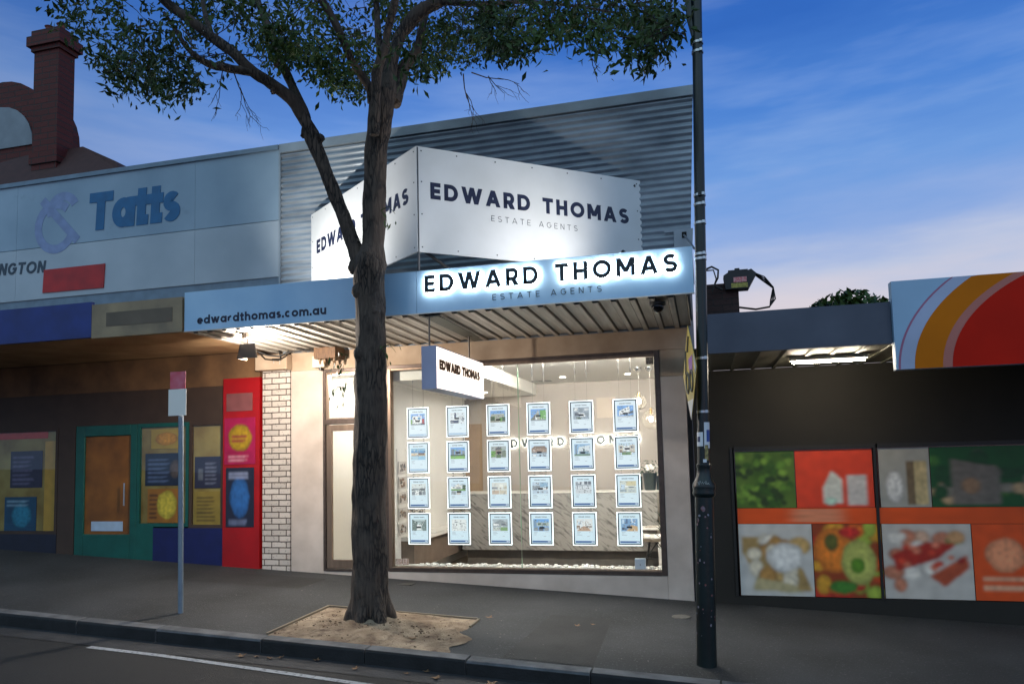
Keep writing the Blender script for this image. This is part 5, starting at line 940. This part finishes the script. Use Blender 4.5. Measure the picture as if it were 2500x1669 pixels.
def inpoly(x, z, p):
    c = False
    for (a, b), (d, e) in zip(p, p[1:]+p[:1]):
        if (b > z) != (e > z) and x < (d-a)*(z-b)/(e-b)+a: c = not c
    return c
def poster(x0, z0, x1, z1, c, lb, extra=(), y=-.012, cc2=None, blur=2):
    """a printed sheet; its soft out-of-focus stock picture is laid out as vertex colours"""
    n = 64; g = []
    for j in range(n+1):
        row = []
        for i in range(n+1):
            x, z = x0+(x1-x0)*i/n, z0+(z1-z0)*j/n; col = Vector(lin(c))
            if cc2: col = col.lerp(Vector(lin(cc2)), min(1, max(0, .5+1.2*mnoise.noise((x*3, z*3, x0)))))
            for nm, cc, pts in extra:
                if not isinstance(pts[0], tuple):
                    d_ = ((x-pts[0])/pts[2])**2+((z-pts[1])/pts[3])**2; hit = d_ < 1+.25*mnoise.noise((x*7, z*7, 2))
                    if hit: col = Vector(lin(cc))*(1.25-.6*d_**2)*(1+.5*mnoise.noise((x*26, z*26, 5)))
                elif inpoly(x, z, list(pts)): col = Vector(lin(cc))*(1+.35*mnoise.noise((x*22, z*22, 5)))
            row.append(col*(1+.18*mnoise.noise((x*9, z*9, 1))))
        g.append(row)
    for _ in range(blur):
        g = [[sum((g[min(max(j+b, 0), n)][min(max(i+a, 0), n)] for a in (-1, 0, 1) for b in (-1, 0, 1)), Vector((0, 0, 0)))/9 for i in range(n+1)] for j in range(n+1)]
    me = bpy.data.meshes.new('window_poster'); o_ = Vector(((x0+x1)/2, y, z0)); vs_ = []; fs_ = []
    for j in range(n+1):
        for i in range(n+1): vs_.append((x0+(x1-x0)*i/n-o_.x, -.004, (z1-z0)*j/n))
    for j in range(n):
        for i in range(n): a = j*(n+1)+i; fs_.append((a, a+1, a+n+2, a+n+1))
    k = len(vs_); w_, h_ = (x1-x0)/2, z1-z0
    vs_ += [(-w_, -.004, 0), (w_, -.004, 0), (w_, -.004, h_), (-w_, -.004, h_), (-w_, 0, 0), (w_, 0, 0), (w_, 0, h_), (-w_, 0, h_)]
    for q in ((0, 4, 5, 1), (1, 5, 6, 2), (2, 6, 7, 3), (3, 7, 4, 0)): fs_.append(tuple(k+e for e in q))
    me.from_pydata(vs_, [], fs_); me.materials.append(PRINT); ca = me.color_attributes.new('Col', 'FLOAT_COLOR', 'POINT')
    for idx in range(len(vs_)):
        cc = g[idx//(n+1)][idx % (n+1)] if idx < k else Vector(lin(c)); ca.data[idx].color = (*[max(0, v) for v in cc], 1)
    o = bpy.data.objects.new('window_poster', me); COL.objects.link(o); o.location = o_
    return tag(o, lb, 'poster', 'posters on the shop fronts')
def bars(x0, x1, z0, z1, k, c, sd=1):
    q = random.Random(sd); h = (z1-z0)/k
    return [('print_line', c, [(x0, z0+i*h), (x0+(x1-x0)*q.uniform(.5, 1), z0+i*h), (x0+(x1-x0)*.9, z0+i*h+h*.45), (x0, z0+i*h+h*.45)]) for i in range(k)]
def scatter(x0, z0, x1, z1, k, r, cols, sd):
    q = random.Random(sd); return [('food', q.choice(cols), (q.uniform(x0, x1), q.uniform(z0, z1), r*q.uniform(.6, 1.2), r*q.uniform(.5, 1.0))) for _ in range(k)]
poster(-1.63, 1.55, -1.1, 2.25, (150, 14, 66), 'magenta poster with a dull yellow disc on the red pier', [('yellow_disc', (150, 120, 20), (-1.36, 1.95, .2, .2))]+bars(-1.5, -1.22, 1.88, 2.02, 2, (130, 20, 50))+bars(-1.56, -1.16, 1.6, 1.7, 2, (206, 150, 160), 4), y=-.034)
poster(-1.6, .62, -1.12, 1.5, (26, 30, 50), 'dark blue poster low on the red pier', [('blue_glow', (36, 84, 140), (-1.36, 1.05, .17, .3))]+bars(-1.55, -1.2, 1.34, 1.46, 2, (150, 160, 190), 2)+bars(-1.55, -1.2, .66, .74, 2, (110, 120, 150), 5), y=-.034)
poster(-1.6, 2.35, -1.15, 2.62, (120, 70, 70), 'small faded pink notice high on the red pier', y=-.034)
poster(-2.2, 1.2, -1.74, 1.68, (48, 46, 70), 'dark square notice in the cream window beside the red pier', [('pale_lines', (110, 110, 120), [(-2.14, 1.32), (-2.05, 1.32), (-2.05, 1.5), (-2.14, 1.5)])]+bars(-2.02, -1.78, 1.26, 1.62, 6, (120, 120, 140), 3), y=.035)
poster(-2.2, .64, -1.74, 1.15, (160, 132, 56), 'yellow sheet in the cream window beside the red pier', bars(-2.16, -1.8, .7, 1.1, 7, (96, 74, 36), 6), y=.035)
poster(-3.1, 1.25, -2.4, 1.75, (34, 42, 66), 'dark blue notice in the window right of teal door', bars(-3.05, -2.6, 1.3, 1.7, 6, (96, 110, 146), 7)+[('photo', (90, 74, 70), (-2.55, 1.5, .1, .14))], y=.035)
poster(-3.05, .68, -2.5, 1.2, (166, 104, 34), 'orange sheet in the window right of teal door', [('yellow_patch', (206, 180, 60), (-2.7, .95, .18, .22))]+bars(-3.02, -2.85, .74, 1.15, 6, (90, 50, 24), 10), y=.035)
poster(-3.0, 1.82, -2.45, 2.12, (176, 144, 52), 'yellow oval advertisement above the dark blue notice', [('orange_oval', (190, 130, 40), (-2.72, 1.97, .2, .1))], y=.035)
poster(-5.75, 1.25, -5.1, 1.85, (52, 46, 72), 'dark purple notice in the far left shop window', bars(-5.7, -5.25, 1.3, 1.8, 7, (112, 104, 136), 8), y=.035)
poster(-5.85, .52, -5.2, 1.1, (28, 72, 104), 'blue poster low in the far left shop window', [('teal_spot', (40, 120, 150), (-5.5, .8, .2, .2))]+bars(-5.8, -5.3, .95, 1.07, 2, (140, 170, 190), 9), y=.035)
poster(-6.0, 2.05, -5.0, 2.2, (200, 50, 30), 'red strip along the top of the far left shop window', y=.035)
poster(-5.05, .55, -4.82, 2.0, (196, 150, 60), 'narrow ochre sheet at the right side of far left window', y=.035)
poster(-4.1, .55, -3.5, .7, (170, 190, 210), 'pale strip of paper at the foot of the orange door', y=.026)

# ------------------------------------------------------------------ brick house with chimney beyond
bh = thing('brick_house', 'dark red brick house with tall chimney rising behind the newsagent', 'house', (-10.5, 6, .5))
hb_ = brick('red_brick', (86, 26, 18), (48, 30, 26), .46, .16, .6, ms=.03)
m = MB(); m.prism([(-16, 5, .3), (-8.3, 5, .3), (-8.3, 5, 8.6), (-16, 5, 8.6)], (0, 5, 0)); m.build('house_wall', hb_, bh)
m = MB(); m.prism([(-16.4, 4.7, 8.6), (-7.9, 4.7, 8.6), (-8.35, 4.9, 9.05), (-9.8, 5.4, 9.8), (-11.6, 5.4, 9.8), (-16.4, 4.9, 9.0)], (0, 4.5, 0)); m.build('roof', pmat('slate_roof', (74, 46, 42), .8, scale=6), bh)
m = MB(); m.box(-11.0, 5.0, 8.5, -10.22, 5.5, 12.3); m.box(-11.06, 4.95, 12.3, -10.16, 5.55, 12.42); m.box(-11.14, 4.88, 12.42, -10.08, 5.62, 12.68); m.box(-11.06, 4.95, 12.68, -10.16, 5.55, 12.86); m.box(-11.05, 4.96, 9.3, -10.17, 5.54, 9.6); chm = m.build('chimney', hb_, bh)
m = MB()
for x in (-10.8, -10.42): m.lathe([(.11, 0), (.09, .2), (.12, .24)], (x, 5.25, 12.86), 12)
m.build('chimney_pots', pmat('terracotta', (120, 62, 46), .8), chm)
cg = thing('curved_gable', 'rounded ornate gable with pale panel at far left behind the chimney', 'gable', (-13.2, 6.5, .5))
m = MB(); pts = [(-15, 6, .4)]+[(-13.2-1.7*math.cos(q), 6, 10.6+1.75*math.sin(q)) for q in [i*math.pi/16 for i in range(17)]]+[(-11.5, 6, .4)]; pts[0] = (-14.9, 6, .4); m.prism(pts, (0, 1, 0)); m.build('gable_wall', hb_, cg)
m = MB(); m.prism([(-13.2-1.15*math.cos(q), 5.99, 10.4+1.2*math.sin(q)) for q in [i*math.pi/12 for i in range(13)]], (0, -.03, 0)); m.build('gable_panel', pmat('pale_stucco', (140, 150, 158), .8, scale=2), cg)

# ------------------------------------------------------------------ food shop on the right
fsb = thing('food_shop', 'low food shop right of the lamp post with grey awning and picture window', 'shop building', (8, 0, -.4))
RY = -2.05
greyf = pmat('grey_blue_fascia', (84, 90, 106), .6, scale=1.4, c2=(64, 70, 86), grime=(3, (84, 66, 60), .66, .85))
B((5.45, RY, 2.56, 7.185, RY+.05, 2.965)).build('awning_fascia', greyf, fsb); dks = pmat('dark_soffit', (120, 118, 104), .6, scale=3)
m = MB(); m.box(5.45, RY+.05, 2.60, 12, -.02, 2.63); m.box(5.45, RY+.05, 2.90, 12, -.02, 2.93); m.build('awning', dks, fsb)
m = MB()
for k in range(26): m.box(5.5+k*.25, RY+.06, 2.585, 5.54+k*.25, -.03, 2.599)
m.build('soffit_battens', dks, fsb)
m = MB(); m.box(7.19, RY-.06, 2.30, 12, RY+.05, 3.15); sg = m.build('sign_box', pmat('sign_sheet_blue', (150, 184, 214), .5, scale=2, var=.05), fsb)
def sgn(poly, c, nm, k): 
    m = MB(); m.prism([(a, RY-.0605-k*.0015, b) for a, b in poly], (0, -.002, 0)); m.build(nm, pmat('sg_%d_%d_%d' % c, c, .6, var=.08, scale=2, spec=.15), sg)
def band_(o0, o1): return [(8.85-o0*math.cos(t)*1.0, 2.302+o0*math.sin(t)*.72) for t in [i*.08 for i in range(0, 20)]], [(8.85-o1*math.cos(t), 2.302+o1*math.sin(t)*.72) for t in [i*.08 for i in range(0, 20)]]
def ring(o0, o1, c, nm, k):
    m = MB()
    for i in range(72):
        t0, t1 = i*math.pi/72, (i+1)*math.pi/72; f = lambda o_, t: (9.35-o_*math.cos(t), RY-.0605-k*.0015, min(2.302+o_*.62*math.sin(t), 3.148))
        m.face([f(o0, t0), f(o0, t1), f(o1, t1), f(o1, t0)])
    m.build(nm, pmat('sg_%d_%d_%d' % c, c, .6, var=.08, scale=2, spec=.15), sg)
ring(2.12, 2.14, (170, 110, 140), 'pink_line', 1); ring(2.0, 2.12, (176, 186, 214), 'pale_band', 1); ring(1.76, 2.0, (204, 112, 4), 'orange_band', 2); ring(1.68, 1.76, (190, 120, 110), 'rose_band', 2); ring(.0, 1.68, (196, 26, 2), 'red_field', 3)
wallr = pmat('dark_shop_wall', (34, 32, 27), .8, scale=2)
m = MB(); m.box(5.26, -.0, -.7, 5.70, .12, 2.6); m.box(5.70, .0, 1.62, 12, .12, 2.6); m.box(5.70, .0, -.8, 12, .12, -.23); m.box(5.26, .12, -.8, 12, .2, 2.6); m.box(5.3, .0, 2.63, 12, .12, 2.9); m.build('shop_wall', wallr, fsb)
m = MB()
for x in (5.70, 7.36, 9.1): m.box(x, -.02, -.23, x+.03, .1, 1.62)
m.box(5.75, -.02, 1.57, 7.36, .1, 1.62); m.box(7.41, -.02, 1.57, 9.1, .1, 1.62); m.build('window_frame', pmat('dark_frame', (26, 25, 22), .5), fsb)
B((5.75, .05, -.23, 9.1, .06, 1.57)).build('window_backing', pmat('dull_window', (120, 60, 30), .5, scale=2), fsb); B((5.75, .014, -.22, 7.36, .022, 1.57), (7.41, .014, -.22, 9.1, .022, 1.57)).build('window_pane', MATS['window_glass'], fsb)
def rp_(x0, z0, x1, z1, c, lb, extra=(), cc2=None): return poster(x0, z0, x1, z1, c, lb, extra, y=.0125, cc2=cc2)
OR = (232, 84, 8)
rp_(5.76, .855, 6.46, 1.56, (62, 96, 20), 'leafy green picture at upper left of the food shop window', [('dark_leaves', (40, 62, 16), (6.1, .98, .22, .1))]+scatter(5.78, .9, 6.44, 1.52, 70, .06, [(48, 84, 18), (84, 124, 36), (110, 146, 50), (36, 58, 18)], 1), (90, 120, 40))
rp_(6.47, .855, 7.35, 1.56, (226, 66, 28), 'orange red picture with white panels in the food shop window', [('white_panel', (214, 214, 200), [(6.78, .9), (7.0, .9), (7.0, 1.2), (6.88, 1.3), (6.78, 1.1)]), ('pale_panel', (206, 200, 192), [(7.05, .88), (7.28, .88), (7.28, 1.25), (7.05, 1.25)]), ('green_tint', (180, 210, 190), (6.86, .93, .07, .05))])
rp_(7.42, .855, 7.97, 1.56, (170, 168, 156), 'grey and cream picture in the middle of the food shop window', [('brown_bar', (120, 100, 70), [(7.72, .88), (7.8, .88), (7.8, 1.4), (7.72, 1.4)]), ('cream_bar', (206, 184, 130), [(7.8, .88), (7.94, .88), (7.94, 1.4), (7.8, 1.4)]), ('white_blur', (206, 204, 196), (7.58, 1.1, .1, .2))])
rp_(7.98, .855, 9.09, 1.56, (16, 84, 34), 'dark green picture at upper right of the food shop window', scatter(8.0, .9, 9.05, 1.5, 30, .1, [(20, 70, 30), (60, 110, 40), (130, 124, 108), (180, 150, 110)], 7)+[('grey_shape', (120, 112, 100), [(8.2, .88), (8.7, .88), (8.7, 1.3), (8.2, 1.42)]), ('tan_spot', (150, 116, 84), (8.4, 1.1, .1, .1))])
rp_(5.76, .66, 9.09, .85, OR, 'orange band running across the food shop window', [('salmon_patch', (226, 140, 100), [(6.4, .68), (7.0, .68), (7.0, .84), (6.4, .84)])])
rp_(5.76, -.22, 6.62, .655, (206, 204, 196), 'picture of pale bread slices low in the food shop window', [('crust', (170, 140, 84), [(5.8, .5), (6.2, .5), (6.5, .1), (6.6, -.15), (6.3, -.18), (5.95, .0), (5.8, .3)]), *scatter(5.9, -.1, 6.5, .5, 22, .12, [(216, 206, 180), (196, 160, 96), (226, 220, 204), (172, 128, 66)], 2), ('crumb', (222, 220, 212), (6.3, .25, .22, .18)), ('shade', (190, 176, 130), [(5.9, -.15), (6.5, -.18), (6.4, -.08), (5.95, .0)])])
rp_(6.63, -.22, 7.40, .655, (150, 60, 16), 'picture of cut orange and green fruit low in the food shop window', scatter(6.66, -.18, 7.38, .62, 26, .12, [(216, 110, 24), (196, 70, 20), (206, 150, 40), (150, 170, 60), (184, 40, 24)], 3)+[('orange_fruit', (216, 120, 30), (6.86, .34, .22, .28)), ('green_seed', (90, 92, 30), (6.84, .44, .08, .1)), ('lime_half', (176, 180, 90), (7.14, .2, .2, .27)), ('lime_core', (84, 130, 24), (7.12, .16, .08, .1)), ('red_fruit', (196, 40, 30), (7.05, .56, .12, .07)), ('leaf', (60, 120, 36), (6.95, -.1, .16, .08))])
rp_(7.41, -.22, 8.36, .655, (206, 198, 186), 'picture of sliced red meat on a white plate in the food shop window', scatter(7.5, -.1, 8.3, .55, 18, .1, [(210, 170, 140), (222, 214, 200), (190, 120, 90), (120, 150, 60)], 4)+[('meat', (176, 40, 20), [(7.55, .1), (8.0, .25), (8.2, .42), (7.9, .45), (7.5, .3)]), ('meat_slice', (186, 80, 44), [(7.9, .05), (8.3, .3), (8.33, .15), (8.05, -.08)]), ('garnish', (200, 150, 100), (8.2, .5, .1, .08))]+scatter(7.6, .12, 8.25, .42, 14, .05, [(196, 60, 34), (150, 24, 14), (214, 120, 90)], 6))
rp_(8.37, -.22, 9.09, .655, (234, 84, 16), 'plain orange poster at lower right of the food shop window', [('pale_patch', (236, 150, 104), (8.7, .3, .2, .2))]+bars(8.45, 9.0, -.1, .1, 2, (240, 180, 140), 11))
tl = thing('tube_light', 'fluorescent tube light under the grey awning of the food shop', 'tube light', (6.75, -1.1, 2.58))
B((6.35, -1.14, 2.545, 7.15, -1.06, 2.584)).build('lamp_batten', white_m, tl); m = MB(); m.tube([(6.38, -1.1, 2.53), (7.12, -1.1, 2.53)], .014, 8); m.build('tube', emat('tube_glow', (255, 240, 214), 170), tl)
B((5.5, -.02, 2.93, 5.9, .35, 3.72)).build('parapet_pier', brick('dark_brick', (58, 36, 34), (36, 30, 30), .23, .08), fsb)
jb = thing('cable_junction_box', 'black cable junction box with red and yellow labels and looping cables above food shop', 'junction box', (5.95, -.05, 3.6))
bc = pmat('black_cable', (30, 26, 22), .6)
m = MB(); m.prism([(5.74, -.12, 3.62), (6.02, -.12, 3.62), (6.12, -.12, 3.80), (6.06, -.12, 3.86), (6.0, -.12, 3.84), (5.80, -.12, 3.85), (5.72, -.12, 3.80)], (0, .2, 0)); m.box(5.78, -.1, 3.85, 6.02, .0, 3.865); m.box(5.86, -.1, 3.865, 5.92, .0, 3.885); bx_ = m.build('box_body', pmat('box_black', (22, 26, 30), .5), jb)
m = MB(); m.face([(5.84, -.123, 3.70), (6.0, -.123, 3.70), (6.0, -.123, 3.765), (5.84, -.123, 3.765)]); m.build('red_label', pmat('lab_red', (190, 50, 60), .5, scale=60, c2=(210, 160, 160)), bx_); m = MB(); m.face([(5.81, -.123, 3.63), (6.01, -.123, 3.63), (6.01, -.123, 3.69), (5.81, -.123, 3.69)]); m.build('yellow_label', pmat('lab_yel', (186, 176, 80), .5, scale=60, c2=(120, 112, 50)), bx_)
for j in range(4):
    d = j*.018; m = MB(); m.tube([Vector(p) for p in ((6.08, -.05+d, 3.83), (6.22, -.04+d, 3.76-d), (6.32, -.03+d, 3.62), (6.34-d, -.02+d, 3.47), (6.27, -.02+d, 3.38), (6.1, -.02+d, 3.36), (5.9, -.02+d, 3.40))], .008, 6); m.build('cable', bc, jb)
m = MB(); m.tube([(5.5, -.1, 3.9), (5.58, -.1, 3.93), (5.66, -.1, 3.88), (5.65, -.1, 3.78), (5.6, -.1, 3.68), (5.7, -.1, 3.62)], .014, 6); m.tube([(5.5, -.12, 3.88), (5.6, -.12, 3.88), (5.63, -.12, 3.76), (5.57, -.12, 3.6)], .01, 6); m.build('cable', bc, jb)
dt = thing('dark_shrub', 'dark bushy treetop showing above the grey awning of the food shop', 'tree', (7.7, 3, .0))
m = MB(); rr = random.Random(5)
for k in range(2400):
    a = rr.uniform(0, 6.3); d = rr.random()**.5*.9; p = Vector((7.75+d*math.cos(a), 3+d*math.sin(a)*.7, 3.4+rr.random()*.72*(1-d*d))); u_ = Vector((rr.uniform(-1, 1), rr.uniform(-1, 1), rr.uniform(-1, 1))).normalized()*.08; v_ = u_.cross(Vector((rr.uniform(-1, 1), rr.uniform(-1, 1), rr.uniform(-1, 1)))).normalized()*.035; m.face([p-u_, p+v_, p+u_, p-v_])
m.build('crown', leaf, dt); m = MB(); m.tube([(7.75, 3, -.4), (7.75, 3, 3.6)], [.09, .04], 8); m.build('trunk', bark, dt)
